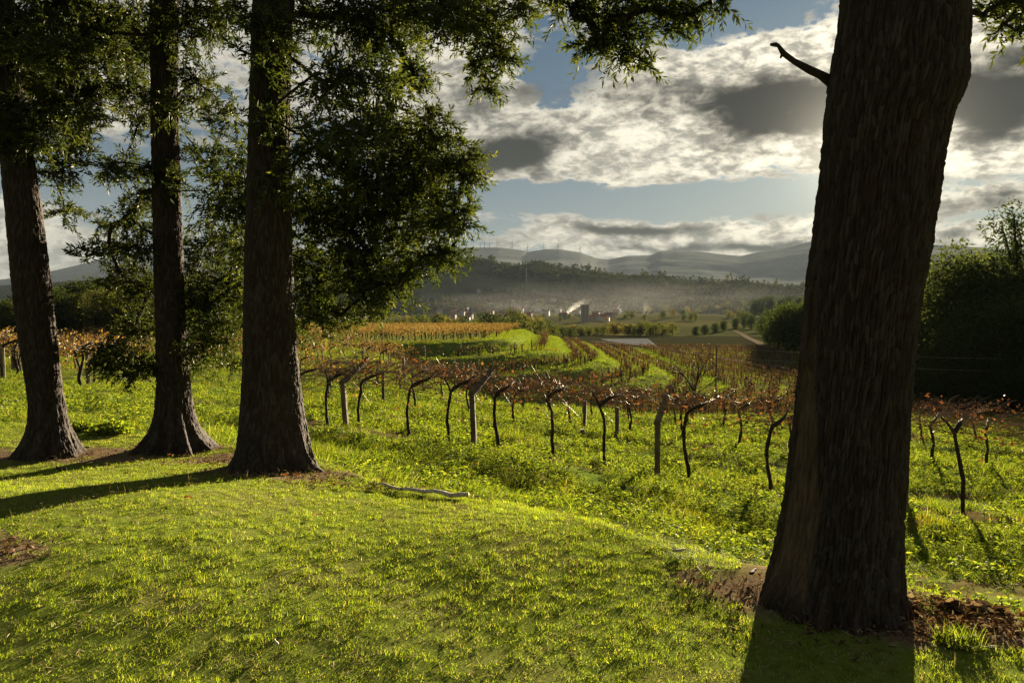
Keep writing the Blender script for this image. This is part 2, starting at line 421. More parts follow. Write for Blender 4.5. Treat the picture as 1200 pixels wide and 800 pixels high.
def hill_rel(tab, D, foot, floor, x, y, seed, rough):
    u, d = ud(x, y)
    top = (345 - prof(tab, u)) * D / F_PX
    up = np.clip((d - foot) / (D - foot), 0, 1); dn = np.clip((d - D) / (D - foot), 0, 1)
    n = fbm(x * 2.2 / (D - foot), y * 2.2 / (D - foot), oct=5, seed=seed)
    sh = np.where(d <= D, up ** 1.25, 1 - dn * 0.6)
    n2 = (n - .5) * rough * np.sin(np.pi * np.clip(up, 0, 1)) * (d < D)
    return floor + (top - floor) * sh + n2 * (top - floor)
def mid_rel(x, y): return hill_rel(MID, MID_D, MID_FOOT, -40.0, x, y, 41, 0.9)
def far_rel(x, y): return hill_rel(FAR, FAR_D, FAR_FOOT, -60.0, x, y, 43, 0.5)
def land_rel(x, y):
    u, d = ud(x, y)
    z = ground_rel(x, y)
    z = np.where(d > MID_FOOT, np.maximum(z, mid_rel(x, y)), z)
    return np.where(d > FAR_FOOT, np.maximum(z, far_rel(x, y)), z)
def gz(x, y): return float(land_rel(np.array([x]), np.array([y]))[0]) + EYE
def hit(u, v, dmin=1.0, dmax=9000.0):
    """where the line of sight through a photo pixel meets the land"""
    r = ray_dir(u, v); t = np.exp(np.linspace(math.log(dmin), math.log(dmax), 6000))
    x, y, z = r[0] * t, r[1] * t, r[2] * t
    g = land_rel(x, y); b = np.nonzero(z <= g)[0]
    i = b[0] if len(b) else len(t) - 1
    return np.array([x[i], y[i], g[i] + EYE])
def at(u, v, d):
    r = ray_dir(u, v); p = r * (d / r[1]); p[2] += EYE; return p
def pix(p):
    x, y, z = p[0], p[1], p[2] - EYE
    yc = y * math.cos(PITCH) - z * math.sin(PITCH); zc_ = z * math.cos(PITCH) + y * math.sin(PITCH)
    return 600 + F_PX * x / yc, 400 - F_PX * zc_ / yc

# bare soil: (x, y, radius) patches on the lawn
SOIL = []
def soil_mask(x, y):
    m = np.zeros_like(np.asarray(x, float))
    nz = fbm(np.asarray(x) * 3, np.asarray(y) * 3, oct=3, seed=51)
    for (sx_, sy_, r1, r2, rot) in SOIL:
        dx = np.asarray(x) - sx_; dy = np.asarray(y) - sy_
        a = (dx * math.cos(rot) + dy * math.sin(rot)) / r1; b = (-dx * math.sin(rot) + dy * math.cos(rot)) / r2
        m = np.maximum(m, sstep(1.25, 0.75, np.hypot(a, b) + (nz - .5) * 0.9))
    return m
p = hit(985, 712); SOIL.append((p[0], p[1] + .25, 0.72, 0.42, 0.05))
p = hit(1130, 735); SOIL.append((p[0], p[1], 0.75, 0.26, -0.15))
p = hit(860, 690); SOIL.append((p[0], p[1], 0.22, 0.11, 0.5))
p = hit(318, 556); SOIL.append((p[0], p[1] + .1, 0.62, 0.33, 0))
p = hit(270, 540); SOIL.append((p[0], p[1] + .1, 0.6, 0.35, 0))
p = hit(205, 527); SOIL.append((p[0], p[1] + .1, 0.65, 0.35, 0))
p = hit(60, 534); SOIL.append((p[0], p[1] + .1, 0.75, 0.4, 0))
p = hit(130, 538); SOIL.append((p[0], p[1], 0.5, 0.2, 0))
p = hit(-12, 645); SOIL.append((p[0], p[1], 0.26, 0.22, 0))

th = np.radians(np.concatenate([np.arange(-180, -48, 3.0), np.arange(-48, 48, 0.18), np.arange(48, 180, 3.0)]))
rr = np.concatenate([[0.02], np.arange(0.5, 13, 0.085), np.arange(13, 40, 0.2), np.arange(40, 235, 0.62), np.exp(np.linspace(math.log(235), math.log(12000), 130))])
TH, RR = np.meshgrid(th, rr, indexing='ij')
gx, gy = RR * np.sin(TH), RR * np.cos(TH)
gzr = ground_rel(gx.ravel(), gy.ravel())
nth, nr = TH.shape
x_, y_ = gx.ravel(), gy.ravel()
u_, d_ = ud(x_, y_)
lawn = 1 - sstep(-0.1, 0.3, d_ - edge_d(u_) - (fbm(x_ * 1.3, y_ * 1.3, oct=3, seed=21) - .5) * 0.5)
lawn = np.where(y_ < 1, 1, lawn)
soil = soil_mask(x_, y_)
n_a = fbm(x_ * .5, y_ * .5, oct=4, seed=61); n_b = fbm(x_ * 2.3, y_ * 2.3, oct=3, seed=62)
colr = np.empty((len(x_), 3))
g_meadow = np.array([.075, .105, .018]); g_lawn = np.array([.112, .142, .022]); brown = np.array([.085, .058, .03]); straw = np.array([.15, .12, .055])
colr[:] = g_meadow
rowd = np.abs(y_ + .3 * x_ - 18.6 - .5 * (n_b - .5)); rowm = (1 - sstep(.35, 1.0, rowd)) * (x_ > -5.5) * (x_ < 20)
t = np.maximum(sstep(.5, .68, n_a * .6 + n_b * .4), .8 * rowm)[:, None]; colr = colr * (1 - t) + brown * t
fl = lawn[:, None]; lawnc = g_lawn * (1 - .4 * sstep(.5, .75, n_b)[:, None]) + straw * (.4 * sstep(.5, .75, n_b)[:, None]); colr = colr * (1 - fl) + lawnc * fl
# the vineyard hills
kz_, ks_ = knoll_z(x_, y_)
vine = sstep(55, 70, y_) * (1 - sstep(225, 240, d_))
green2 = np.array([.10, .125, .026]); tread = np.array([.09, .085, .03])
ft = np.mod(ks_, TER_W); bank = ((ks_ > -3) & (ks_ < TER_W * 4.6) & (ft < 3.6)) | (ks_ > -3) & (ks_ < 0)
kc = np.where(bank[:, None], green2, tread * .6 + green2 * .4)
kc = np.where((ks_ <= -3)[:, None], np.array([.11, .12, .03]), kc)
kc = np.where((ks_ > TER_W * 4.75)[:, None], np.array([.075, .066, .026]), kc)
kc = kc * (0.75 + 0.5 * n_a[:, None])
colr = colr * (1 - vine[:, None]) + kc * vine[:, None]
# beyond: ploughed ground, woods' shade painted into its dark colour, then valley fields
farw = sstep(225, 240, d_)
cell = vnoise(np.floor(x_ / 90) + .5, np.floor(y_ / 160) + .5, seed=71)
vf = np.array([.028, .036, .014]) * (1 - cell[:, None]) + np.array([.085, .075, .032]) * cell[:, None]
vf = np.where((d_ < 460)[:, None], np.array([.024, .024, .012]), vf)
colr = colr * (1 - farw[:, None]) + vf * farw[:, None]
sm = soil[:, None]; colr = colr * (1 - sm) + np.array([.14, .10, .06]) * sm
i = np.arange(nth)[:, None]; j = np.arange(nr - 1)[None]
i2 = (i + 1) % nth
Q = np.stack([i * nr + j, i * nr + j + 1, i2 * nr + j + 1, i2 * nr + j], -1).reshape(-1, 4)
mt, q, out = new_mat('ground')
at_ = q.new('ShaderNodeAttribute', attribute_name='Col'); so = q.new('ShaderNodeAttribute', attribute_name='soil')
geo = q.new('ShaderNodeNewGeometry'); pos = geo.outputs['Position']
f1 = q.noise(pos, 22.0, 6, 0.65); f2 = q.noise(pos, 1.3, 5, 0.6)
br = q.m('ADD', q.m('MULTIPLY', f1, 0.9), q.m('MULTIPLY', f2, 0.5)); br = q.m('ADD', br, 0.3)
c = q.mix(1.0, at_.outputs['Color'], q.comb(br, br, br), 'MULTIPLY')
pb = q.new('ShaderNodeBsdfPrincipled'); q.put(pb.inputs['Base Color'], c); pb.inputs['Roughness'].default_value = 0.95; pb.inputs['Specular IOR Level'].default_value = 0.1
bp = q.new('ShaderNodeBump'); bp.inputs['Strength'].default_value = 0.7; bp.inputs['Distance'].default_value = 0.012
q.put(bp.inputs['Height'], q.noise(pos, 55.0, 6, 0.75)); q.l.new(bp.outputs[0], pb.inputs['Normal'])
pb.inputs['Specular IOR Level'].default_value = 0.0
q.l.new(pb.outputs[0], out.inputs[0])
M_GROUND = mt
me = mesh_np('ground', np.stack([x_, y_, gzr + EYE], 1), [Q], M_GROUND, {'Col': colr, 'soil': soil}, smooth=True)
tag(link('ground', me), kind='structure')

# hills and mountains
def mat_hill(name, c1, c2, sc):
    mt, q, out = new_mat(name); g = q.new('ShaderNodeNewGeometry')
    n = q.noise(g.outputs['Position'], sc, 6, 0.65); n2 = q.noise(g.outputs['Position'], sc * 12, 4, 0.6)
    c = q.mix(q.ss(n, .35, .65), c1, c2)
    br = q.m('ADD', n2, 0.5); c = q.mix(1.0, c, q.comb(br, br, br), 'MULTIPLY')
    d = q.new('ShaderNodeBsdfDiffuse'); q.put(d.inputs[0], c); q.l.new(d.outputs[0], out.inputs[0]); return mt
def hill_obj(name, fn, d0, d1, nr_, mat):
    th = np.radians(np.arange(-58, 58.01, 0.16)); rr = np.linspace(d0, d1, nr_)
    TH, RR = np.meshgrid(th, rr, indexing='ij'); x = (RR * np.tan(TH)).ravel(); y = RR.ravel()
    z = fn(x, y) + EYE; n, m = TH.shape
    i = np.arange(n - 1)[:, None]; j = np.arange(m - 1)[None]
    Q = np.stack([i * m + j, i * m + j + 1, (i + 1) * m + j + 1, (i + 1) * m + j], -1).reshape(-1, 4)
    return tag(link(name, mesh_np(name, np.stack([x, y, z], 1), [Q], mat, smooth=True)), kind='structure')
hill_obj('hill', mid_rel, MID_FOOT, 3000, 60, mat_hill('wooded_hill', (.045, .058, .028), (.075, .08, .042), .006))
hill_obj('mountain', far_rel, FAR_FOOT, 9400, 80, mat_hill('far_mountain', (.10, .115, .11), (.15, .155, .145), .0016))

# haze: the humid valley air, one even volume
HAZE = 5.5e-5
mt = bpy.data.materials.new('haze_air'); mt.use_nodes = True; q = NT(mt.node_tree); q.n.clear()
o_ = q.new('ShaderNodeOutputMaterial'); pv = q.new('ShaderNodeVolumePrincipled')
pv.inputs['Color'].default_value = (.135, .165, .195, 1); pv.inputs['Density'].default_value = HAZE; pv.inputs['Anisotropy'].default_value = 0.0
q.l.new(pv.outputs[0], o_.inputs['Volume'])
mb = MB(); mb.box((0, 0, 270), (26000, 26000, 700))
hz_o = tag(link('haze', mb.mesh('haze', mt)), kind='stuff')
# ------------------------------------------------------------------ the four big trees on the lawn
def mat_bark():
    mt, q, out = new_mat('bark')
    t = q.new('ShaderNodeTexCoord'); v = q.vm('MULTIPLY', t.outputs['Object'], (1, 1, .3))
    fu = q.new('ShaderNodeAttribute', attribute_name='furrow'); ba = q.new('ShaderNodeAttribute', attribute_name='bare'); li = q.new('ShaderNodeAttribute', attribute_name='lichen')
    n = q.m('ADD', q.m('MULTIPLY', q.noise(v, 24, 6, .65), .55), q.m('MULTIPLY', q.noise(v, 4.5, 4, .6), .45)); n = q.ss(n, .3, .7)
    c = q.mix(n, (.018, .0125, .0088), (.047, .035, .0245))
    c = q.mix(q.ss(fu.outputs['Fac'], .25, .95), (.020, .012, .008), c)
    pl = q.new('ShaderNodeAttribute', attribute_name='plate'); c = q.mix(q.ss(pl.outputs['Fac'], .55, .95, 0, .4), c, (.072, .058, .044)); c = q.mix(q.ss(pl.outputs['Fac'], .35, .05, 0, .35), c, (.034, .0165, .009))
    c = q.mix(q.m('MULTIPLY', q.ss(q.noise(t.outputs['Object'], 14, 6, .7), .55, .72), li.outputs['Fac']), c, (.075, .08, .055))
    bw = q.mix(q.ss(q.noise(q.vm('MULTIPLY', t.outputs['Object'], (1, 1, .10)), 42, 6, .7), .3, .7), (.035, .022, .013), (.115, .08, .046))
    c = q.mix(q.m('MULTIPLY', ba.outputs['Fac'], .8), c, bw)
    p = q.new('ShaderNodeBsdfPrincipled'); q.put(p.inputs['Base Color'], c); p.inputs['Roughness'].default_value = .9; p.inputs['Specular IOR Level'].default_value = .2
    b = q.new('ShaderNodeBump'); b.inputs['Strength'].default_value = .8; b.inputs['Distance'].default_value = .012
    q.put(b.inputs['Height'], q.noise(v, 55, 6, .7)); q.l.new(b.outputs[0], p.inputs['Normal'])
    q.l.new(p.outputs[0], out.inputs[0]); return mt
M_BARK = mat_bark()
M_LEAF = mat_leaf('blackwood_leaf', [(0, (.018, .027, .006)), (.5, (.034, .045, .009)), (.85, (.065, .077, .015)), (1, (.11, .118, .024))], trans=.46, gloss=.03, rough=.5, trans_tint=(1, 1, .5))
M_TWIG = mat_simple('twig_bark', (.018, .014, .010), (.04, .03, .02), 20, bump=0)

def trunk_mesh(edge_rows, depth_base, base_v, seed, top_z, ncirc, dz, roots=(), bark=.016, bare=None, knob=None, freq=1.0, rflare=.10, du=0.0, wsc=1.0):
    """edge_rows: (v, left u, right u) read off the photograph; gives centre and radius for each height"""
    rows = []; wm = (edge_rows[6][2] - edge_rows[6][1]) / 2 / F_PX * depth_base
    dc = depth_base + .6 * wm
    for v, a, b in edge_rows:
        pc = at((a + b) / 2 + du, v, dc); w = wsc * (b - a) / 2 / F_PX * dc * math.cos(math.atan2(pc[0], pc[1])) * 1.0
        rows.append((pc[2], pc[0], w))
    rows.sort(); R_ = np.array(rows)
    zt = R_[-1, 0]
    zz = np.concatenate([np.arange(-.35, zt, dz), np.arange(zt, top_z, dz * 3)])
    z0 = R_[0, 0]
    slope = (R_[-1, 1] - R_[-4, 1]) / (R_[-1, 0] - R_[-4, 0])
    cxk = lambda z: np.where(z > zt, R_[-1, 1] + (z - zt) * slope * .6, np.interp(z, R_[:, 0], R_[:, 1]))
    rk = lambda z: np.where(z > zt, R_[-1, 2] * np.clip(1 - (z - zt) / (top_z - zt) * .55, .3, 1), np.interp(z, R_[:, 0], R_[:, 2]))
    # smooth both over a short height
    ker = np.hanning(31); ker /= ker.sum()
    sm = lambda a: np.convolve(np.pad(a, 15, mode='edge'), ker, 'valid')
    cx, r0 = sm(cxk(zz)), sm(rk(zz))
    cy = dc + 0 * zz
    th = np.linspace(0, 2 * np.pi, ncirc, endpoint=False)
    TH, ZZ = np.meshgrid(th, zz); R0 = r0[:, None] + 0 * TH
    gzb = gz(cx[0], cy[0])
    hz_ = ZZ - gzb
    R1 = R0 * (1 + .05 * (fbm(np.cos(TH) * 1.2, np.sin(TH) * 1.2, ZZ * .7, oct=2, seed=seed) - .5) * 2)
    for (t0, wd, amp, hgt) in roots:                      # buttress roots
        dth = np.angle(np.exp(1j * (TH - t0)))
        R1 = R1 + amp * np.exp(-(dth / wd) ** 2) * np.exp(-np.maximum(hz_, -.1) / hgt)
    rl = np.abs(vnoise(np.cos(TH) * 2.6, np.sin(TH) * 2.6, hz_ * .5, seed + 9) - .5) * 2
    R1 = R1 + rflare * (.5 - rl) * np.exp(-np.maximum(hz_, -.1) / .34)
    if knob:
        for (t0, zc_, wt, wz, amp) in knob:
            dth = np.angle(np.exp(1j * (TH - t0))); R1 = R1 + amp * np.exp(-(dth / wt) ** 2 - ((ZZ - zc_) / wz) ** 2)
    # bark: long overlapping plates between fissures
    px, py = np.cos(TH) * R0, np.sin(TH) * R0
    f = 1.0 / freq
    ncol = max(12, int(round(2 * np.pi * float(np.median(r0)) / (.020 * f))))
    w1 = fbm(px * 14 / f, py * 14 / f, ZZ * 6, oct=3, seed=seed + 1) - .5; w2 = fbm(px * 5, py * 5, ZZ * 1.6, oct=2, seed=seed + 8) - .5
    cu = TH / (2 * np.pi) * ncol + w1 * 2.2 + w2 * 1.8
    ci = np.floor(cu); fx = cu - ci; cm = np.mod(ci, ncol)
    off = _hash(cm, 0 * cm, 0 * cm, seed + 2)
    hh = .05 + .075 * _hash(cm, 0 * cm + 3, 0 * cm, seed + 2)
    cv = (ZZ + w1 * .10 + (fx - .5) * .05 * (off - .5) * 2) / (hh * f) + off * 7
    cj = np.floor(cv); fy = cv - cj
    plate = _hash(cm, cj, 0 * cm, seed + 4)
    ex = np.minimum(fx, 1 - fx); ey = np.minimum(fy, 1 - fy)
    body = sstep(.0, .22, ex) * (.3 + .7 * sstep(0, .10, ey))
    a3 = fbm(px * 60 / f, py * 60 / f, ZZ * 16 / f, oct=3, seed=seed + 5)
    wx = w1 * .05; g_ = 40 * freq
    r1 = np.abs(vnoise((px + wx) * g_, (py + wx) * g_, ZZ * g_ * .13, seed + 12) - .5) * 2; r2 = np.abs(vnoise((px - wx) * g_ * 2.1, (py + wx) * g_ * 2.1, ZZ * g_ * .34, seed + 13) - .5) * 2
    rid = np.clip(r1 * 2.8, 0, 1) * .6 + np.clip(r2 * 2.5, 0, 1) * .4
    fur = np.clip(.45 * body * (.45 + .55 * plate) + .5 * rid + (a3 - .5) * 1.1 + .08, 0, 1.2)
    bm = np.zeros_like(TH)
    if bare is not None: bm = bare(TH, hz_, fbm(px * 7, py * 7, ZZ * 2, oct=3, seed=seed + 5))
    R1 = R1 + bark * .85 * (fur - .6) * (1 - .8 * bm) - .016 * bm + .014 * (fbm(px * 30, py * 30, ZZ * 2.2, oct=3, seed=seed + 7) - .5) * bm
    V = np.stack([cx[:, None] + np.cos(TH) * R1, cy[:, None] + np.sin(TH) * R1, ZZ], -1).reshape(-1, 3)
    n, m = TH.shape
    i = np.arange(n - 1)[:, None] * m; j = np.arange(m)[None]; j2 = (j + 1) % m
    Q = np.stack([i + j, i + j2, i + m + j2, i + m + j], -1).reshape(-1, 4)
    lich = sstep(.9, .1, hz_) * .8 + .12
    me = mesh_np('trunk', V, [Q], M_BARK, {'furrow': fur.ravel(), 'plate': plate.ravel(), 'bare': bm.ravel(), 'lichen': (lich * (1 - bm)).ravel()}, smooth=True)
    axis = lambda z: np.array([np.interp(z, zz, cx), np.interp(z, zz, cy), z])
    return me, axis, (lambda z: float(np.interp(z, zz, r0))), gzb

def grow_limbs(axis, rad, clumps, seed, z_lo, z_hi, rmax=.032, sag=.12, lift=.3):
    """limbs from the trunk to every clump of leaves: each clump joins the nearest limb already there"""
    r = np.random.default_rng(seed)
    zs = np.arange(z_lo, z_hi, .12)
    nodes = [axis(z) for z in zs]; par = [-1] * len(nodes); tr = [True] * len(nodes)
    todo = [np.array(c[0]) for c in clumps]; paths = []
    while todo:
        N = np.array(nodes); bi = None
        best = 1e9
        for k_, c in enumerate(todo):
            dv = np.linalg.norm(N - c, axis=1)
            dv = dv + np.where(np.array(tr), .25 + .35 * np.maximum(N[:, 2] - c[2], 0), 0)     # limbs leave the trunk a little lower than they end
            dv = dv + np.where(np.array(tr), 0, .8 * np.maximum(c[2] - N[:, 2] - .08, 0))
            q_ = int(dv.argmin())
            if dv[q_] < best: best, bi, bk = dv[q_], q_, k_
        c = todo.pop(bk); a = N[bi]
        n = max(4, int(np.linalg.norm(c - a) / .12)); t = np.linspace(0, 1, n + 1)[:, None]
        mid = (a + c) / 2 + r.normal(size=3) * .07 * np.linalg.norm(c - a) + np.array([0, 0, lift * .3 * np.linalg.norm(c - a)])
        pts = (1 - t) ** 2 * a + 2 * t * (1 - t) * mid + t ** 2 * c
        pts[1:-1] += r.normal(size=(n - 1, 3)) * .018
        first = len(nodes); prev = bi
        idx = [bi]
        for p_ in pts[1:]:
            nodes.append(p_); par.append(prev); tr.append(False); prev = len(nodes) - 1; idx.append(prev)
        paths.append(idx)
    w = np.zeros(len(nodes))
    for idx in paths: w[idx[-1]] += 1
    for n_ in range(len(nodes) - 1, -1, -1):
        if par[n_] >= 0 and not tr[n_]: w[par[n_]] += w[n_]
    N = np.array(nodes); owner = {}; limbs = []
    for idx in paths:
        rr_ = np.minimum(.0072 * np.sqrt(w[idx] + .3), rmax); rr_[0] = rr_[1]
        if tr[idx[0]]: limbs.append(MB()); own = len(limbs) - 1
        else: own = owner[idx[0]]
        for q_ in idx[1:]: owner[q_] = own
        limbs[own].tube(N[idx], rr_, 6)
    return limbs

def fill_leaves(mb, tw, clumps, seed, L=.064, Wd=.0175, dens=1.0, per=20):
    """each clump: drooping twigs carrying rows of narrow leaves"""
    r = np.random.default_rng(seed)
    for (c, R, k_) in clumps:
        nt_ = max(4, int(k_ * dens * 74 * (R / .3) ** 2))
        o = unit(r.normal(size=(nt_, 3))) * (r.random(nt_) ** .45)[:, None] * R * np.array([1, .95, .85])
        b = np.array(c) + o
        d0 = unit(o * [1, 1, .6] + r.normal(size=(nt_, 3)) * R * .55 + [0, 0, -.02 * R])
        Lt = r.uniform(.14, .30, nt_)
        t = (np.arange(per) + .5) / per
        dro = -.18 * t[None, :] ** 2 * Lt[:, None]
        pos = b[:, None] + d0[:, None] * (t[None, :, None] - .35) * Lt[:, None, None]; pos[..., 2] += dro
        dt = d0[:, None] + np.stack([0 * dro, 0 * dro, -.3 * np.broadcast_to(t, dro.shape)], -1); dt = unit(dt)
        side = unit(np.cross(dt, unit(r.normal(size=(nt_, per, 3)))))
        ld = unit(dt * .8 + side * r.uniform(.4, 1.1, (nt_, per, 1)) + [0, 0, -.04])
        nn = unit(np.cross(ld, unit(r.normal(size=(nt_, per, 3)))))
        tone = np.clip(np.repeat(np.clip(r.normal(.45, .22, nt_), 0, 1), per) + r.normal(0, .15, nt_ * per), 0, 1)
        mb.leaves(pos.reshape(-1, 3), ld.reshape(-1, 3), nn.reshape(-1, 3), r.uniform(.7, 1.2, nt_ * per) * L, r.uniform(.75, 1.2, nt_ * per) * Wd, .12, tone)
        if tw is not None:
            for q_ in range(nt_):
                if q_ % 3: continue
                tt = np.array([-.35, 0.1, .6])
                P_ = b[q_] + d0[q_] * tt[:, None] * Lt[q_]; P_[:, 2] += -.18 * np.maximum(tt + .35, 0) ** 2 * Lt[q_]
                tw.tube(P_, [.0035, .0026, .0014], 3, cap=False)

def big_tree(label, edge_rows, depth, base_v, seed, clump_px, up, roots, **kw):
    root = bpy.data.objects.new('shade_tree', None); C.objects.link(root)
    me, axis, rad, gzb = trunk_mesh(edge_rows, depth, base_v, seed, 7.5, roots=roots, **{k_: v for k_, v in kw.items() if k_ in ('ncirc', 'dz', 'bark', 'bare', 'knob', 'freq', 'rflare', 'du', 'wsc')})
    b = axis(gzb); root.location = b
    tag(root, label, 'tree', 'big trees on the lawn')
    off = lambda m: m.data.transform(__import__('mathutils').Matrix.Translation(-Vector(b))) if hasattr(m, 'data') else None
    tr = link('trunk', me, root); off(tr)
    r = np.random.default_rng(seed + 100)
    cl = []
    for (u, v, rp, k_, d) in clump_px:
        dd = depth + .4 + (d if d is not None else r.uniform(-.9, .9))
        cl.append((at(u + r.normal() * 3, v + r.normal() * 3, dd), rp / F_PX * dd, k_))
    for (x, y, z, R, k_) in up: cl.append((np.array([b[0] + x, b[1] + y, z]), R, k_))
    mb = grow_limbs(axis, rad, cl, seed, gzb + 1.5 if kw.get('zlo') is None else kw['zlo'], 7.2)
    lf = MB(); tw = MB()
    for c in cl: pass
    fill_leaves(lf, tw, cl, seed, dens=kw.get('dens', 1.0))
    for m_ in mb: o = link('limb', m_.mesh('limb', M_BARK, True), root); off(o)
    nl_ = sum(len(q_) for q_ in lf.Q); lf.Q += [q_ + lf.n for q_ in tw.Q]; lf.V += tw.V; lf.A += tw.A
    me = mesh_np('crown', np.concatenate(lf.V), [np.concatenate(lf.Q)], [M_LEAF, M_TWIG], {'rnd': np.concatenate(lf.A)}, False, np.r_[np.zeros(nl_), np.ones(sum(len(q_) for q_ in tw.Q))])
    o = link('crown', me, root); off(o)
    return root, axis, rad, b

_ = None
# clumps: photo u, v, radius in photo pixels, density, depth offset
T3 = [(510, 150, 30, 1.2, 0), (528, 190, 36, 1.3, 0), (545, 215, 24, 1.1, 0), (480, 180, 42, 1.3, _), (515, 250, 38, 1.3, 0), (540, 262, 18, 1, 0), (470, 250, 46, 1.4, _), (430, 205, 48, 1.4, _), (500, 300, 30, 1.2, 0),
      (435, 300, 44, 1.3, _), (400, 255, 46, 1.4, _), (378, 320, 36, 1.1, _), (462, 335, 26, 1.2, 0), (445, 362, 20, 1.1, 0), (400, 372, 24, 1.1, .2), (372, 365, 28, 1.0, _), (370, 180, 42, 1.1, _), (358, 240, 46, 1.2, _), (340, 300, 40, .9, .5),
      (400, 20, 46, 1.1, _), (455, 35, 46, 1.2, _), (515, 15, 42, 1.1, _), (568, 35, 36, 1.2, 0), (556, 75, 22, 1.2, 0), (572, 98, 15, 1.1, 0), (615, 8, 26, 1.0, 0), (440, 95, 42, 1.2, _), (378, 95, 40, 1.0, _), (486, 90, 26, 1.1, _), (592, 68, 18, 1.0, 0),
      (318, 60, 38, .8, -.6), (318, 140, 30, .5, -.6), (300, 230, 42, .9, _), (322, 215, 26, .5, -.5), (310, 20, 30, .8, -.7), (290, 290, 38, .8, .8), (275, 190, 34, .8, .8), (330, 20, 40, .9, _), (545, 5, 40, 1, _), (480, 5, 40, 1, _), (415, 150, 38, 1.2, _), (355, 355, 28, .9, .6), (420, 335, 30, 1.1, _),
      (495, 215, 36, 1.3, .5), (455, 140, 30, 1.1, .4), (525, 295, 20, 1.1, 0), (345, 385, 18, .8, .6)]
T2 = [(250, 25, 42, .9, _), (238, 95, 30, .8, _), (262, 140, 28, .7, _), (238, 185, 26, .7, _), (262, 235, 34, .9, _), (245, 285, 34, .9, _), (268, 330, 34, 1, _), (240, 350, 34, .9, _), (262, 380, 30, .9, _), (240, 405, 26, .9, _), (262, 425, 16, .8, _),
      (205, 40, 34, .8, -.5), (200, 120, 30, .6, -.5), (150, 60, 44, 1.1, _), (150, 25, 40, 1.0, _), (115, 40, 40, 1.0, _), (152, 105, 24, .9, _), (165, 140, 22, .8, _), (142, 122, 18, .6, _), (140, 200, 24, .9, _), (122, 195, 16, .8, _), (150, 250, 26, .9, _), (130, 285, 24, .8, _), (165, 290, 26, .8, _),
      (150, 325, 30, .9, .4), (120, 270, 14, .6, _), (105, 300, 13, .6, _), (165, 230, 20, .8, _), (145, 425, 28, 1.0, -.3), (125, 418, 18, .9, -.3), (165, 432, 20, 1.0, -.3), (160, 385, 26, .9, .3), (225, 430, 20, .8, .3), (225, 310, 26, .8, .3), (215, 380, 26, .7, .4), (195, 215, 26, .5, -.4), (190, 280, 24, .5, .4), (175, 345, 24, .8, .3), (185, 195, 18, .6, -.5)]
T1 = [(15, 30, 46, 1.2, _), (15, 85, 42, 1.2, _), (12, 135, 38, 1.3, -.4), (60, 55, 44, 1.0, _), (68, 115, 38, 1.1, _), (52, 160, 30, 1.2, _), (85, 150, 26, 1.1, _), (92, 75, 40, 1.0, _), (60, 10, 40, 1.0, _), (100, 15, 36, 1.0, _), (30, 60, 40, 1.0, .5), (88, 172, 16, .9, _), (60, 215, 18, .8, .3), (78, 250, 18, .8, .4), (70, 190, 22, 1.0, .2), (5, 165, 24, 1.1, -.4), (45, 120, 34, 1.1, _), (-40, 60, 60, 1, _), (-40, 150, 50, 1, _), (110, 110, 22, .9, _), (100, 130, 18, .9, _)]
up_l = [(-1.5, .3, 5.6, .8, .5), (.2, .5, 6.0, .9, .5), (1.4, -.2, 5.5, .8, .5), (0, -1.2, 5.8, .8, .5), (.6, .9, 7.0, .9, .5), (-.8, -.3, 7.2, .9, .5), (0, 0, 8.0, .9, .4)]
big_tree('third tree from the left, broad dark trunk with dense foliage on its right side',
         [(-60, 299, 347), (0, 297, 345), (100, 293, 340), (200, 290, 340), (300, 287, 342), (390, 286, 346), (450, 285, 351), (500, 282, 358), (530, 280, 362), (548, 275, 366), (560, 270, 370)], 7.35, 560, 301, T3, up_l,
         [(-.28, .16, .20, .11), (-.62, .12, .08, .2), (-1.15, .2, .05, .2), (-1.75, .16, .04, .2), (2.9, .3, .08, .12), (-2.3, .3, .05, .15), (.7, .3, .07, .2), (1.8, .3, .08, .2)], ncirc=300, dz=.012, bark=.02, freq=1.25, dens=1.2)
big_tree('slender second tree from the left, its base spreading into ridged roots',
         [(-60, 176, 211), (0, 176, 210), (100, 177, 208), (200, 178, 211), (300, 180, 214), (390, 182, 218), (450, 184, 223), (490, 182, 228), (510, 176, 236), (522, 168, 246), (528, 163, 250)], 8.55, 527, 302, T2, up_l,
         [(-.3, .13, .20, .11), (-.85, .11, .13, .22), (-1.35, .10, .10, .26), (-1.9, .12, .06, .2), (-2.5, .2, .12, .16), (3.0, .25, .12, .12), (.5, .3, .1, .16), (1.6, .3, .08, .2)], ncirc=260, dz=.012, bark=.022, freq=1.25, dens=1.35)
big_tree('leftmost tree, dark leaning trunk under a low leafy branch',
         [(-60, -38, 8), (0, -26, 14), (100, -12, 29), (180, 0, 40), (260, 8, 52), (350, 16, 63), (420, 26, 70), (470, 34, 75), (500, 33, 79), (520, 26, 85), (537, 18, 91)], 8.25, 537, 303, T1, up_l,
         [(-.3, .25, .08, .12), (-1.3, .3, .03, .16), (-2.6, .3, .09, .14), (.6, .3, .08, .2), (1.9, .3, .08, .2)], ncirc=240, dz=.012, bark=.018, freq=1.25, dens=1.25)
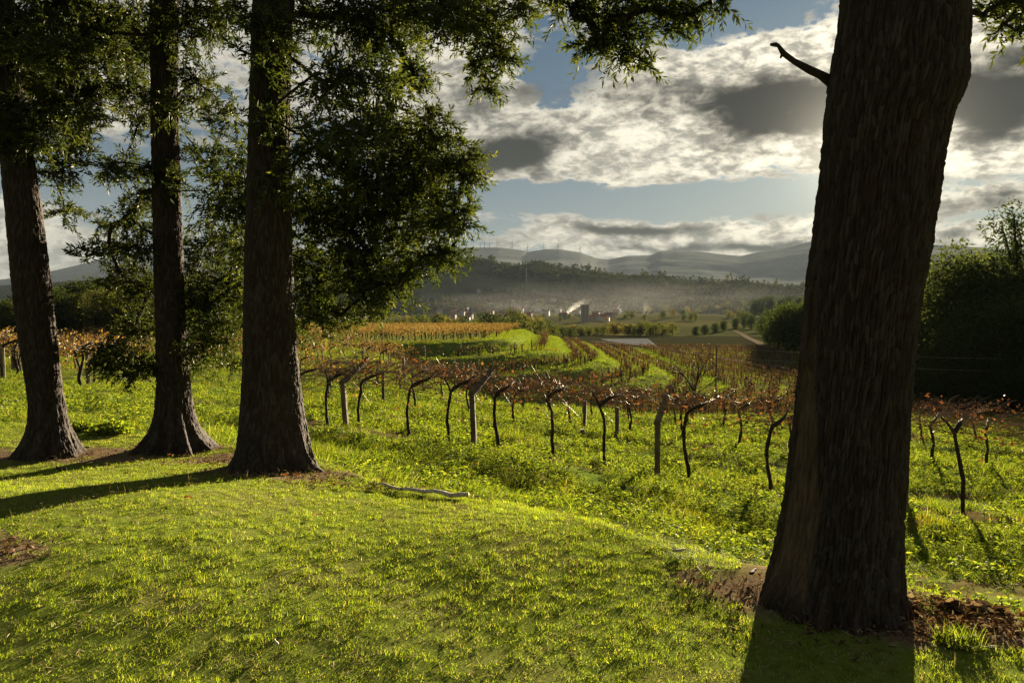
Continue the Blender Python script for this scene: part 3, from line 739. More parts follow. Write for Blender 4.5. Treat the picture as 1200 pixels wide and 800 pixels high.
# the near tree on the right
def bare_fn(TH, h, nz):
    d = np.angle(np.exp(1j * (TH - (math.pi + .42))))
    wdt = .34 * sstep(1.55, 1.1, h + (nz - .5) * .5) * (0.75 + .6 * sstep(.9, 0, h))
    return sstep(0, .06, wdt - np.abs(d) - (nz - .5) * .55) * sstep(1.62, 1.4, h + (nz - .5) * .4) * sstep(.02, .2, h + (nz - .5) * .2)
TR = [(1172, 8, 26, .5, .4), (1192, 35, 16, .8, .3), (1150, 18, 14, .4, .3), (1185, -10, 30, .7, .4), (1210, 10, 30, .8, .4),
      (672, 12, 26, 1.0, 1.6), (700, 42, 24, 1.1, 1.6), (738, 48, 28, 1.1, 1.5), (757, 74, 13, .9, 1.5), (722, 20, 28, 1.1, 1.5), (775, 12, 28, 1.1, 1.4), (815, 10, 24, 1.0, 1.3), (843, 6, 16, .9, 1.2), (690, 62, 14, .9, 1.6), (655, 5, 14, .8, 1.6), (740, -15, 34, 1, 1.5), (800, -20, 34, 1, 1.3), (700, -15, 30, 1, 1.6), (790, 30, 16, .9, 1.4), (725, 68, 12, .9, 1.5)]
tr_root, tr_axis, tr_rad, tr_b = big_tree('huge tree in the right foreground, furrowed bark with a bare scar low down',
         [(-60, 991, 1146), (0, 985, 1140), (60, 976, 1138), (100, 969, 1134), (125, 966, 1128), (140, 965, 1119), (190, 962, 1111), (280, 951, 1098), (340, 945, 1087), (400, 940, 1080), (470, 933, 1073), (570, 921, 1066), (640, 908, 1061), (675, 899, 1060), (700, 893, 1061), (722, 890, 1062)], 4.12, 722, 304, TR,
         [(-.6, .4, 5.4, .7, .5), (.8, .4, 5.6, .8, .5), (0, .9, 6.2, .9, .5), (-1.6, .9, 5.2, .5, .6), (.3, -.6, 6.8, .9, .4), (0, 0, 8, 1, .4)],
         [(math.pi + .1, .18, .05, .3), (-2.5, .16, .07, .22), (-2.05, .12, .10, .14), (-1.6, .12, .06, .10), (-1.1, .2, .05, .14), (-.55, .14, .04, .2), (-.3, .3, .03, .2), (.8, .4, .06, .25), (1.8, .4, .06, .25)],
         ncirc=560, dz=.007, bark=.026, freq=.95, bare=bare_fn, knob=[(-.15, at(1130, 100, 4.4)[2], .5, .09, .02)], zlo=4.7, dens=1.2, du=-4, wsc=.955, rflare=.05)
# its dead snag
p0 = at(975, 97, 4.42); p1 = at(948, 82, 4.38); p2 = at(930, 72, 4.36); p3 = at(918, 63, 4.34); p4 = at(912, 54, 4.33); p5 = at(903, 53, 4.32)
mb = MB(); mb.tube(np.array([p0, (p0 + p1) / 2 + [0, 0, .006], p1, p2, p3, p4, p5]) - tr_b, [.034, .023, .022, .016, .016, .010, .006], 9)
mb.tube(np.array([p3, at(916, 65, 4.33), at(914.5, 68.5, 4.33)]) - tr_b, [.009, .008, .005], 6)
mb.tube(np.array([p4, at(909, 51.5, 4.33), at(902, 52, 4.33)]) - tr_b, [.01, .008, .003], 6)
o = link('dead_branch', mb.mesh('dead_branch', M_TWIG, True), tr_root); o['label'] = 'short dead branch without leaves'
# ------------------------------------------------------------------ vineyard
M_VBARK = mat_simple('vine_bark', (.016, .011, .008), (.05, .034, .024), 30, bump=.5, stretch=(1, 1, .3))
M_CANE = mat_leaf('vine_cane', [(0, (.06, .032, .020)), (.6, (.13, .075, .048)), (1, (.30, .21, .14))], trans=0, gloss=.05, rough=.4)
M_RUST = mat_leaf('rust_vine_leaf', [(0, (.045, .022, .012)), (.5, (.095, .046, .020)), (.85, (.165, .072, .024)), (1, (.22, .13, .035))], trans=.35, gloss=.02, trans_tint=(1, .78, .5), obj_var=.3)
M_GOLD = mat_leaf('gold_vine_leaf', [(0, (.09, .042, .016)), (.4, (.18, .11, .03)), (.8, (.28, .19, .045)), (1, (.18, .18, .045))], trans=.4, gloss=.03, trans_tint=(1, .85, .5), obj_var=.3)
M_POST = mat_simple('weathered_post', (.075, .058, .036), (.15, .12, .08), 9, rough=.9, bump=.5, stretch=(1, 1, .25))
M_WIRE = mat_simple('wire', (.16, .13, .10), (.24, .2, .16), 5, rough=.45, bump=0)
ROW_RZ = math.atan2(-.3, 1.0)

def vine_parts(seed, h=1.3, lean=.0, kind='rust', ncane=46, nleaf=150, big=1.0, s_amp=.08):
    r = np.random.default_rng(seed)
    z = np.linspace(-.12, h, 12); t = np.clip(z / h, 0, 1)
    ph = r.uniform(0, 6.28); sg = r.choice([-1, 1])
    x = lean * t + s_amp * np.sin(t * 4.6 + ph) * t ** .6 * sg; y = .05 * np.sin(t * 5 + ph * 2)
    bx, by = r.uniform(.22, .46), r.uniform(.45, .9)
    P_ = [np.stack([x, y, z], 1)]
    e = P_[0][-1]
    arc = np.array([e + [bx * .15, by * .1, .09], e + [bx * .42, by * .35, .17], e + [bx * .7, by * .65, .20], e + [bx, by, .26 + r.uniform(-.05, .1)]])
    pts = np.concatenate([P_[0], arc]); rad = np.concatenate([np.linspace(.044, .034, 12), [.046, .044, .036, .024]]) * big
    pts[1:] += r.normal(size=(len(pts) - 1, 3)) * .008
    tk = MB(); tk.tube(pts, rad * (1 + r.normal(size=len(rad)) * .12), 8)
    spur = e + [-.28 * r.uniform(.3, 1), .25, .3]
    if seed % 3 == 0: tk.tube([pts[11], (pts[11] + spur) / 2 + [0, 0, .04], spur], [.034, .024, .014], 6)
    ca = MB(); lv = MB(); lp = []
    heads = np.concatenate([arc, [spur], [e]])
    for k_ in range(ncane):
        n = 6; tt = np.linspace(0, 1, n)[:, None]
        if k_ % 5 < 3:                                   # canes tied along the wires over the arms
            yy = r.uniform(.15, 1.45); a = np.array([r.uniform(-.95, .95), yy, h + .04 + .20 * yy + r.normal() * .14])
            end = a + [r.choice([-1, 1]) * r.uniform(.4, 1.3), r.normal() * .22, r.normal() * .13]; mid = (a + end) / 2 + [0, 0, r.normal() * .12]
        else:
            a = heads[2 + r.integers(len(heads) - 2)] + r.normal(size=3) * .03
            end = a + [r.choice([-1, 1]) * r.uniform(.2, 1.1), r.uniform(-.05, .9), r.uniform(-.3, .5)]; mid = (a + end) / 2 + [0, 0, r.uniform(-.05, .3)]
        c = (1 - tt) ** 2 * a + 2 * tt * (1 - tt) * mid + tt ** 2 * end
        c[1:] += r.normal(size=(n - 1, 3)) * .035
        if r.random() < .16: c[3:, 2] -= np.linspace(.1, .75, n - 3) * r.uniform(.4, 1)
        ca.tube(c, np.linspace(.0075, .004, n), 3, r.random(), cap=False); lp.append(c[2:])
    lp = np.concatenate(lp); i = r.integers(len(lp), size=nleaf)
    b = lp[i] + r.normal(size=(nleaf, 3)) * .05
    hang = r.random(nleaf) < .06; b[hang, 2] -= r.uniform(0, .6, hang.sum())
    d = unit(r.normal(size=(nleaf, 3)) * [1, 1, .6] + [0, 0, -.7]); n_ = unit(np.cross(d, rand_unit(nleaf)))
    lv.leaves(b, d, n_, r.uniform(.05, .11, nleaf), r.uniform(.045, .10, nleaf), .3)
    return tk.mesh('trunk', M_VBARK, True), ca.mesh('canes', M_CANE), lv.mesh('leaves', M_RUST if kind == 'rust' else M_GOLD)

def make_vine(meshes):
    root = bpy.data.objects.new('grape_vine', None); C.objects.link(root)
    for nm, me in zip(('trunk', 'canes', 'leaves'), meshes): link(nm, me, root)
    return root

# front row: every vine read off the photograph
front = [(352, 'first vine beside the third big tree, its head a dark bushy lump', .0), (382, 'vine just left of the first bent post', .1), (420, 'vine just right of the first bent post', .1), (478, 'vine halfway between the first and second bent posts', .12), (525, 'vine just left of the second bent post', .12),
         (586, 'sinuous vine just right of the second bent post', -.05), (650, 'vine midway between the second and third bent posts, arched like a cane', -.05), (712, 'vine left of the third bent post with a looped knotted head', -.05), (810, 'straight vine just right of the third bent post under the bare tree', 0), (907, 'vine nearest the left edge of the huge tree trunk', .05), (1136, 'vine to the right of the huge tree trunk with a thick forked head', 0)]
def row1(u):
    a = (u - 600) / F_PX; y = 18.8 / (1 + .3 * a)
    return np.array([a * y, y, gz(a * y, y)])
for n, (u, lb, ln) in enumerate(front):
    kind = 'gold' if u < 400 else 'rust'
    ms = vine_parts(500 + n, h=[1.15, 1.1, 1.12, 1.2, 1.22, 1.3, 1.36, 1.42, 1.5, 1.42, 1.6][n], lean=ln - .12, kind=kind, ncane=int(60 + 36 * ((n * 7) % 5) / 4) if u < 1000 else 110, nleaf=int(75 + 45 * ((n * 3) % 4) / 3) if u < 1000 else 45)
    v = make_vine(ms); p = row1(u); v.location = p; v.rotation_euler = (0, 0, ROW_RZ)
    tag(v, lb, 'vine', 'grape vines of the front row')
for n, u in enumerate((985, 1215, 1290, 1370)):
    v = make_vine(vine_parts(540 + n, ncane=50, nleaf=60)); v.location = row1(u); v.rotation_euler = (0, 0, ROW_RZ)
    tag(v, ['vine hidden behind the huge tree trunk', 'vine at the right edge of the photo in the front row', 'vine past the right edge, first beyond it', 'vine past the right edge, farthest out'][n], 'vine', 'grape vines of the front row')

# bent posts
def bent_post_meshes(seed, h, rise=.46):
    r = np.random.default_rng(seed)
    def bev(mb_, c, size, **k_):
        mb_.box(c, size, **k_)
    a = MB(); n = 8; z = np.linspace(-.3, h, n); t = .062
    V = []; 
    for q_, zz_ in enumerate(z):
        s_ = t * (1 + r.normal() * .02); o_ = r.normal(size=2) * .003
        for (cx_, cy_) in ((-1, -.8), (-.8, -1), (.8, -1), (1, -.8), (1, .8), (.8, 1), (-.8, 1), (-1, .8)): V.append([cx_ * s_ + o_[0], cy_ * s_ + o_[1], zz_])
    Q = [[i_ * 8 + j_, i_ * 8 + (j_ + 1) % 8, (i_ + 1) * 8 + (j_ + 1) % 8, (i_ + 1) * 8 + j_] for i_ in range(n - 1) for j_ in range(8)]
    T = [[(n - 1) * 8, (n - 1) * 8 + j_, (n - 1) * 8 + j_ + 1] for j_ in range(1, 7)]
    a.add(V, Q, T)
    b = MB(); s_, e_ = np.array([-.02, -.05, h - .08]), np.array([.28, 1.12, h + rise])
    b.tube([s_, s_ * .5 + e_ * .5 + [0, 0, -.02], e_], [.082, .072, .062], 8)
    w = MB()
    w.tube([[.064, -.066, h - .25], [.03, -.068, h - .5], [.066, -.064, h - .75]], .006, 4)
    return a.mesh('shaft', M_POST), b.mesh('arm', M_POST), w.mesh('tie_wire', M_WIRE)
for n, (u, h, lb) in enumerate([(404, 1.2, 'bent vineyard post leaning slightly left, nearest the third big tree'), (555, 1.34, 'bent vineyard post with a wire loop, second from the left'), (772, 1.36, 'bent vineyard post rising into the red leaves, third from the left'), (1066, 1.5, 'post at the right edge of the huge tree trunk'), (1330, 1.45, 'bent post past the right edge of the photo')]):
    root = bpy.data.objects.new('bent_vineyard_post', None); C.objects.link(root)
    for nm, me_ in zip(('shaft', 'arm', 'tie_wire'), bent_post_meshes(600 + n, h, [.46, .42, .62, .5, .5][n])): link(nm, me_, root)
    root.location = row1(u); root.rotation_euler = (0, [-.06, -.03, .0, 0, 0][n], ROW_RZ * .6)
    tag(root, lb, 'post', 'bent posts of the front row')

# trellis wires of the front row
for n, (dy, hh) in enumerate([(0, 1.30), (.45, 1.5), (.9, 1.70), (-.02, .8)]):
    us = np.linspace(350, 1400, 46); P_ = np.array([row1(u) for u in us])
    P_[:, 2] = np.convolve(np.pad(P_[:, 2], 4, mode='edge'), np.ones(9) / 9, 'valid') + hh - .04 * np.abs(np.sin(np.arange(46) * .55)); P_[:, 1] += dy * .96; P_[:, 0] += dy * .29
    mb = MB(); mb.tube(P_, .0035, 4); tag(link('trellis_wire', mb.mesh('trellis_wire', M_WIRE)), ['wire strung at the elbows of the bent posts', 'wire along the middle of the post arms', 'topmost wire along the tips of the post arms', 'lowest wire at waist height along the front row'][n], 'wire', 'trellis wires of the front row')

# the next rows: individual vines, a few meshes shared
M_POSTD = mat_simple('dark_post', (.06, .048, .032), (.12, .10, .07), 9, rough=.9, bump=.4, stretch=(1, 1, .25))
rust_protos = [make_vine(vine_parts(700 + n, h=1.15, kind='rust', ncane=40, nleaf=85, big=1.15)) for n in range(5)]
gold_protos = [make_vine(vine_parts(720 + n, h=1.15, kind='gold', ncane=30, nleaf=190, big=1.15)) for n in range(4)]
def straight_post(h, t=.055):
    mb = MB(); mb.box((0, 0, h / 2 - .2), (t * 2, t * 2, h + .4)); return mb.mesh('vineyard_post', M_POSTD)
post_me = [straight_post(1.35), straight_post(1.6), straight_post(1.0)]
used_v = {}
rows_y = [28.0, 35.5, 43.0, 50.5, 58.0, 66.0, 74.0, 82.0, 90.0]
row_word = ['second', 'third', 'fourth', 'fifth', 'sixth', 'seventh', 'eighth', 'ninth', 'tenth']
pr = np.random.default_rng(11)
nv = 0
for k_, y0 in enumerate(rows_y):
    x = -.66 * y0
    if k_ < 2: x = -.24 * y0
    m = 0
    while x < .74 * y0:
        y = y0 - .3 * x if x > -.1 * y0 else y0 - .06 * x + .1 * y0 * .24
        y += pr.normal() * .15; u, d = ud(x, y)
        kz, s = knoll_z(np.array([x]), np.array([y]))
        rel = float(ground_rel(np.array([x]), np.array([y]))[0])
        on_knoll = float(kz[0]) > rel - .02 and y > 60
        skip = on_knoll or (k_ >= 2 and x > -.09 * y) or (u < 330 and y < 38) or (60 < u < 300 and y < 46)
        goldp = np.clip((430 - u) / 120, 0, 1) if k_ < 4 else np.clip((520 - u) / 120, 0, 1)
        if not skip and u > -60 and u < 1290 and pr.random() < .93 and nv < 262:
            g_ = pr.random() < goldp
            pl = gold_protos if g_ else rust_protos
            i_ = int(pr.integers(len(pl))); sc_ = pr.uniform(.9, 1.08) * ((1.0 if k_ < 3 else 1.1) if g_ else [.90, .84, .80, .8, .8, .8, .8, .8, .8][k_])
            loc = (x, y, rel + EYE); rz_ = ROW_RZ + pr.normal() * .12
            lab = ('golden leaved vine in the %s row' if g_ else 'rust leaved vine in the %s row') % row_word[k_] + ' behind the bent posts'
            key = (g_, i_)
            if key not in used_v:
                o = pl[i_]; o.location = loc; o.rotation_euler = (0, 0, rz_); o.scale = (sc_,) * 3; used_v[key] = o; tag(o, lab, 'vine', 'grape vines behind the front row')
            else: copy_tree(used_v[key], loc, rz_, sc_, lab)
            nv += 1
        if not skip and m % 4 == 1 and -30 < u < 1280:
            pm = link('vineyard_post', post_me[int(pr.integers(3))], None, (x + .5, y - .1, rel + EYE), pr.normal() * .2)
            pm.rotation_euler = (pr.normal() * .03, pr.normal() * .03, pr.normal() * .2)
            tag(pm, 'straight grey post standing in the %s row of vines' % row_word[k_], 'post', 'straight posts among the vines')
        x += (1.75 if k_ < 3 else 2.1) * pr.uniform(.85, 1.15); m += 1
for pl in (rust_protos, gold_protos):
    for n, o in enumerate(pl):
        if o not in used_v.values():
            for ch in list(o.children): bpy.data.objects.remove(ch)
            bpy.data.objects.remove(o)
# posts seen by themselves
def solo_post(u, v, h, t, lb, lean=0):
    p = hit(u, v); mb = MB(); n = 6
    mb.tube(np.stack([np.zeros(n) + lean * np.linspace(0, 1, n), np.zeros(n), np.linspace(-.2, h, n)], 1), t * np.array([1.05, 1, .97, 1, .98, .95]), 8)
    tag(link('vineyard_post', mb.mesh('vineyard_post', M_POST), None, p), lb, 'post', 'posts seen by themselves')
solo_post(684, 489, 1.15, .07, 'pale square topped post in open grass behind the front row')
solo_post(723, 512, .95, .07, 'short stout post left of the third bent post')
solo_post(682, 508, .14, .09, 'short sawn post stub in the grass')
solo_post(104, 455, 1.55, .1, 'lone pale post under a golden vine between the two left trees')
solo_post(4, 447, 1.7, .12, 'thick pale post at the left edge of the photo')
solo_post(16, 434, 1.75, .12, 'second thick post from the left edge')
solo_post(27, 427, 1.8, .12, 'third thick post beside the leftmost tree trunk')
gk = [o for (g_, i_), o in used_v.items() if g_]
if gk:
    for n, (u, v, dx, sc_) in enumerate([(4, 447, 0, 1.35), (10, 440, .5, 1.3), (18, 434, 0, 1.35), (28, 427, .2, 1.35), (40, 424, 1, 1.3), (104, 455, -.3, 1.3), (112, 452, 0, 1.2), (92, 450, 0, 1.25), (128, 446, 0, 1.2)]):
        p = hit(u, v); p[0] += dx
        copy_tree(gk[n % len(gk)], p, ROW_RZ + n, sc_ * 1.1, 'golden vine over the thick posts left of the leftmost tree' if n < 5 else 'golden vine around the lone pale post', 'golden vines by the left trees')

# far rows on the knoll and its terraces: past counting, one mass each
def vine_mass(name, pts, mat, seed, size=.19, nl=30, hgt=(.7, 1.75), w=.55, dirs=None):
    r = np.random.default_rng(seed); pts = np.asarray(pts); N = len(pts)
    b = np.repeat(pts, nl, 0) + np.stack([r.normal(size=N * nl) * w, r.normal(size=N * nl) * w, r.uniform(hgt[0], hgt[1], N * nl)], 1)
    d = unit(r.normal(size=(N * nl, 3)) + [0, 0, -.3]); mb = MB()
    mb.leaves(b, d, unit(np.cross(d, rand_unit(N * nl))), r.uniform(.6, 1.3, N * nl) * size, r.uniform(.6, 1.2, N * nl) * size * .8, .2,
              np.clip(np.repeat(r.normal(.45, .2, N), nl) + r.normal(0, .2, N * nl), 0, 1))
    tag(link(name, mb.mesh(name, mat)), kind='stuff')
    t = MB()
    for p in pts:
        o_ = r.normal(size=2) * .12
        t.tube([p + [0, 0, -.1], p + [o_[0] * .5, o_[1] * .5, .6], p + [o_[0], o_[1], 1.15]], [.05, .045, .04], 4, cap=False)
    tag(link(name + '_stems', t.mesh(name + '_stems', M_VBARK)), kind='stuff')
r = np.random.default_rng(21)
gold = []
for yy in np.arange(104, 205, 3.3):
    for xx in np.arange(-62, 2, 1.7):
        x, y = xx + r.normal() * .15, yy + .05 * xx + r.normal() * .15
        if r.random() < .94 and knoll_s(np.array([x]), np.array([y]))[0] < -1.4: gold.append((x, y))
gold = np.array(gold); gold = np.c_[gold, ground_rel(gold[:, 0], gold[:, 1]) + EYE]
M_GOLDF = mat_leaf('far_gold_vine_leaf', [(0, (.085, .055, .022)), (.4, (.16, .115, .042)), (.8, (.22, .165, .06)), (1, (.14, .14, .04))], trans=.35, gloss=0, trans_tint=(1, .85, .55))
vine_mass('golden_vines', gold, M_GOLDF, 31, size=.22, nl=34, hgt=(.75, 1.95))
M_RUSTF = mat_leaf('far_vine_leaf', [(0, (.035, .024, .012)), (.5, (.075, .054, .024)), (.85, (.12, .092, .032)), (1, (.10, .11, .03))], trans=.3, gloss=.02, trans_tint=(1, .75, .5))
gxx, gyy = np.meshgrid(np.arange(-70, 110, .35), np.arange(62, 232, .35)); fx, fy = gxx.ravel(), gyy.ravel()
fs = knoll_s(fx, fy); kz, _s = knoll_z(fx, fy); rel = ground_rel(fx, fy)
on = (kz > rel - .25) | (fx > 10)
ter = []
post_spots = []
for k_ in range(0, 30):
    wd = TER_W if k_ < 5 else 2.9
    s0 = TER_W * (k_ + .72) if k_ < 5 else TER_W * 4.72 + (k_ - 4) * 2.9
    sel = on & (np.abs(fs - s0) < .30) & (fs > 1)
    if k_ < 5:
        sel2 = on & (np.abs(fs - (s0 - 2.3)) < .30) & (fs > 1)
    P2 = np.c_[fx[sel], fy[sel]]
    # thin to one vine every 1.6 m
    for layer, P_ in enumerate([P2] + ([np.c_[fx[sel2], fy[sel2]]] if 1 <= k_ < 5 else [])):
        key = {}
        for p in P_:
            kk = (int(p[0] // 1.35), int(p[1] // 1.35))
            if kk not in key: key[kk] = p
        lst = list(key.values())
        for n, p in enumerate(lst):
            if r.random() < .92: ter.append(p + r.normal(size=2) * .12)
            if n % 5 == 0 and p[1] < 190 and k_ < 12: post_spots.append(p)
ter = np.array(ter)
ter = ter[(ter[:, 0] < .72 * ter[:, 1])]
ter = np.c_[ter, ground_rel(ter[:, 0], ter[:, 1]) + EYE]
near_ = ter[:, 1] < 1e9
vine_mass('terrace_vines', ter, M_RUSTF, 32, size=.16, nl=32, hgt=(.5, 1.4), w=.30)
ps = np.array(post_spots); o_ = np.argsort(ps[:, 1]); ps = ps[o_][:190]
for p in ps:
    pm = link('terrace_post', post_me[1], None, (p[0], p[1], float(ground_rel(p[:1], p[1:2])[0]) + EYE)); pm.rotation_euler = (r.normal() * .04, r.normal() * .04, 0)
    tag(pm, 'small dark post in the vine rows on the far terraces', 'post', 'posts on the far terraces')

# bare trees and poles in the vineyard
M_BARE = mat_simple('bare_tree_bark', (.02, .016, .012), (.05, .04, .03), 20, bump=0)
def bare_tree(name, base, h, seed, lb, depth=5, leaf=None, spread=.62, r0=.07, trunk_frac=.34):
    r = np.random.default_rng(seed); mb = MB(); tips = []; tw = MB()
    best = None
    for sd in range(seed, seed + 14):
        r = np.random.default_rng(sd); mb = MB(); tips = []; tw = MB()
        def br_(p, d, L, rad, lev):
            n = 5; pts = [np.array(p)]; d = np.array(d)
            for i_ in range(n - 1): d = unit(d + r.normal(size=3) * .16 + [0, 0, .04]); pts.append(pts[-1] + d * L / (n - 1))
            mb.tube(pts, np.linspace(rad, rad * .62, n), 6 if lev < 2 else 4, cap=False)
            if lev >= depth: tips.append(pts[-1]); return
            for k_ in range(r.integers(2, 4) if lev < 2 else r.integers(3, 5)):
                nd = unit(d + unit(r.normal(size=3)) * (spread if lev < 2 else spread * 1.5) * [1, 1, .7]); q_ = pts[-1] if k_ < 2 else pts[1 + k_ % 2]
                br_(q_, nd, L * r.uniform(.6, .85), rad * .6, lev + 1)
        br_((0, 0, -.1), (r.normal() * .1, 0, 1), h * trunk_frac, r0, 0)
        tp = np.array(tips); sc_ = abs(tp[:, 0].mean()) / h + .6 * abs(tp[:, 2].max() - h) / h + .8 * abs(tp[:, 0].std() / h - .17)
        if best is None or sc_ < best[0]: best = (sc_, mb, tw, tips)
    _s, mb, tw, tips = best; r = np.random.default_rng(seed)
    root = bpy.data.objects.new(name, None); C.objects.link(root); root.location = base; tag(root, lb, 'tree')
    link('trunk', mb.mesh('trunk', M_BARE, True), root)
    if leaf:
        tips = np.array(tips); k_ = len(tips) * leaf; b = np.repeat(tips, leaf, 0) + r.normal(size=(k_, 3)) * .09; keep = (b[:, 2] > h * .72) & (r.random(k_) < .35)
        b = b[keep]; d = unit(r.normal(size=(len(b), 3)) + [0, 0, -.4]); lf = MB(); lf.leaves(b, d, unit(np.cross(d, rand_unit(len(b)))), .09, .06, .2)
        link('leaves', lf.mesh('leaves', M_GOLD), root)
    return root
p = hit(809, 492, 15); bare_tree('bare_tree', p, 4.3, 81, 'gnarled bare tree with a few yellow leaves behind the straight vine', 5, 1, .50, .10, .34)
p = hit(641, 478, 15); bare_tree('bare_tree', p, 3.6, 85, 'small leafless tree behind the front row, in front of the green terraces', 5, None, .7, .075, .38)
p = hit(745, 455, 15); bare_tree('bare_tree', p, 2.2, 88, 'low leafless shrub at the foot of the lowest green terrace', 4, None, .9, .04, .25)
def pole(u, v_base, v_top, lb, r_=.09):
    b = hit(u, v_base, 20); t = at(u, v_top, b[1]); h = t[2] - b[2]
    root = bpy.data.objects.new('utility_pole', None); C.objects.link(root); root.location = b; tag(root, lb, 'utility pole')
    mb = MB(); mb.tube([[0, 0, -.3], [0, 0, h * .5], [0, 0, h]], [r_, r_ * .9, r_ * .75], 8); link('pole_shaft', mb.mesh('pole_shaft', M_BARE), root)
    mb = MB(); mb.tube([[0, -r_ * .6, h - .15], [0, -r_ * .9, h - .05], [0, -r_ * .9, h + .1]], .03, 6); link('insulator', mb.mesh('insulator', M_WIRE), root)
    return b, t
pole(448, 414, 383, 'thin dark pole below the leafy branch at the edge of the golden vines', .07)
pb_, pt_ = pole(838.5, 482, 404, 'tall dark pole right of the gnarled bare tree', .085)
for n, (v0, v1) in enumerate([(418, 421), (433, 438)]):
    a = pt_ + np.array([0, 0, -.25 - n * .9]); b = at(1340, v1, 58.0); t = np.linspace(0, 1, 24)[:, None]
    P_ = a * (1 - t) + b * t; P_[:, 2] -= 4 * .35 * (t * (1 - t))[:, 0]
    mb = MB(); mb.tube(P_, .012, 4); tag(link('overhead_cable', mb.mesh('overhead_cable', M_WIRE)), ['upper thin cable across the dark wood on the right', 'lower thin cable across the dark wood on the right'][n], 'cable')
# ------------------------------------------------------------------ woods, village, far things
def far_leaf(name, c, var=.3): return mat_leaf(name, [(0, tuple(.5 * q_ for q_ in c)), (.5, c), (1, tuple(1.55 * q_ for q_ in c))], trans=.42, gloss=0, obj_var=var, trans_tint=(1, 1, .55))
M_DK = far_leaf('dark_tree_leaf', (.032, .044, .014)); M_MID = far_leaf('green_tree_leaf', (.045, .055, .018)); M_YEL = far_leaf('autumn_tree_leaf', (.11, .09, .025)); M_OLV = far_leaf('olive_tree_leaf', (.065, .07, .022))
def crown_tree(seed, h, w, mat, nl, ls, base=.22, lobes=9, shape='round'):
    """trunk and a crown made of leaf clumps spread through several lobes"""
    r = np.random.default_rng(seed); tk = MB()
    tk.tube([[0, 0, -.5], [r.normal() * .02 * h, 0, h * .3], [r.normal() * .04 * h, r.normal() * .03 * h, h * .75]], [.026 * h, .02 * h, .006 * h], 6)
    cs = []
    for k_ in range(lobes):
        zz_ = h * (base + (1 - base) * (k_ + .6) / lobes * .92)
        t = (zz_ / h - base) / (1 - base)
        ww = w * (np.sin(np.pi * np.clip(.12 + .80 * t, 0, 1)) ** .7 if shape == 'round' else (1.05 - t) ** .8)
        a = r.uniform(0, 6.28); rr_ = ww * r.uniform(.25, .75)
        cs.append(([math.cos(a) * rr_, math.sin(a) * rr_, zz_], ww * r.uniform(.42, .7) + .04 * h))
        cs.append(([-math.cos(a + .5) * rr_, -math.sin(a + .5) * rr_, zz_ * r.uniform(.92, 1.02)], ww * r.uniform(.35, .65) + .04 * h))
        tk.tube([[0, 0, zz_ * .6], [math.cos(a) * rr_ * .5, math.sin(a) * rr_ * .5, zz_ * .85], [math.cos(a) * rr_, math.sin(a) * rr_, zz_]], [.009 * h, .006 * h, .003 * h], 4, cap=False)
    lf = MB(); tot = sum(R ** 2 for _, R in cs)
    for c, R in cs:
        n = max(6, int(nl * R ** 2 / tot)); o_ = unit(r.normal(size=(n, 3))) * (r.random(n) ** .4)[:, None] * R * [1, 1, .8]
        o_ *= (1 + .45 * (fbm(o_[:, 0] * 3 / R, o_[:, 1] * 3 / R, o_[:, 2] * 3 / R, oct=2, seed=seed) - .5))[:, None]
        d = unit(r.normal(size=(n, 3)) + o_ / R * .8 + [0, 0, -.15])
        lf.leaves(np.array(c) + o_, d, unit(np.cross(d, rand_unit(n))), r.uniform(.6, 1.4, n) * ls, r.uniform(.5, 1.1, n) * ls * .55, .15, np.clip(r.normal(.45, .22, n) + r.normal() * .1, 0, 1))
    return tk.mesh('trunk', M_BARE), lf.mesh('crown', mat)
def tree_root(name, ms):
    root = bpy.data.objects.new(name, None); C.objects.link(root)
    link('trunk', ms[0], root); link('crown', ms[1], root); return root
class Kind:
    def __init__(s, name, variants): s.name = name; s.ms = variants; s.first = {}
    def place(s, p, sc, rz, lb, group, i=0, szx=1.0):
        i = i % len(s.ms); scl = (sc * szx, sc * szx, sc)
        if i not in s.first:
            o = tree_root(s.name, s.ms[i]); s.first[i] = o; o.location = p; o.rotation_euler = (0, 0, rz); o.scale = scl; tag(o, lb, 'tree', group); return o
        return copy_tree(s.first[i], p, rz, scl, lb, group)
M_WOOD = far_leaf('wood_leaf', (.045, .056, .020))
r = np.random.default_rng(77)
wood = Kind('woodland_tree', [crown_tree(900 + n, 14, 4.0, M_WOOD, 6500, .42, base=.08, lobes=13) for n in range(4)])
tall = Kind('tall_tree', [crown_tree(915, 17, 2.3, M_DK, 2600, .36, base=.58, lobes=7)])
# dark wood on the right: crown tops follow its outline
for n, (u, vt, d) in enumerate([(1092, 318, 98), (1112, 290, 92), (1128, 276, 86), (1143, 279, 80), (1160, 292, 84), (1176, 302, 76), (1198, 300, 72), (1220, 296, 78), (1246, 290, 74), (1275, 290, 80), (1100, 360, 84), (1125, 350, 76), (1150, 340, 70), (1180, 345, 66), (1205, 330, 66), (1235, 340, 68), (1085, 395, 88), (1110, 400, 78), (1135, 400, 70), (1160, 405, 66), (1190, 400, 63), (1060, 330, 110), (1030, 345, 120), (1075, 350, 104), (1305, 290, 80), (1345, 290, 85)]):
    x = (u - 600) / F_PX * d; g = gz(x, d); top = at(u, vt + 9, d)[2]; h = max(top - g, 3.5)
    wood.place((x, d, g), h / 14, r.uniform(0, 6), 'dark tree massed in the wood right of the huge tree', 'trees of the dark wood on the right', n, min(1.25, .75 + 6 / h))
x = (1190 - 600) / F_PX * 84; g = gz(x, 84.); tall.place((x, 84., g), (at(1190, 238, 84.)[2] - g) / 17, 1.0, 'taller airy tree overtopping the dark wood at the right edge', None, 0)
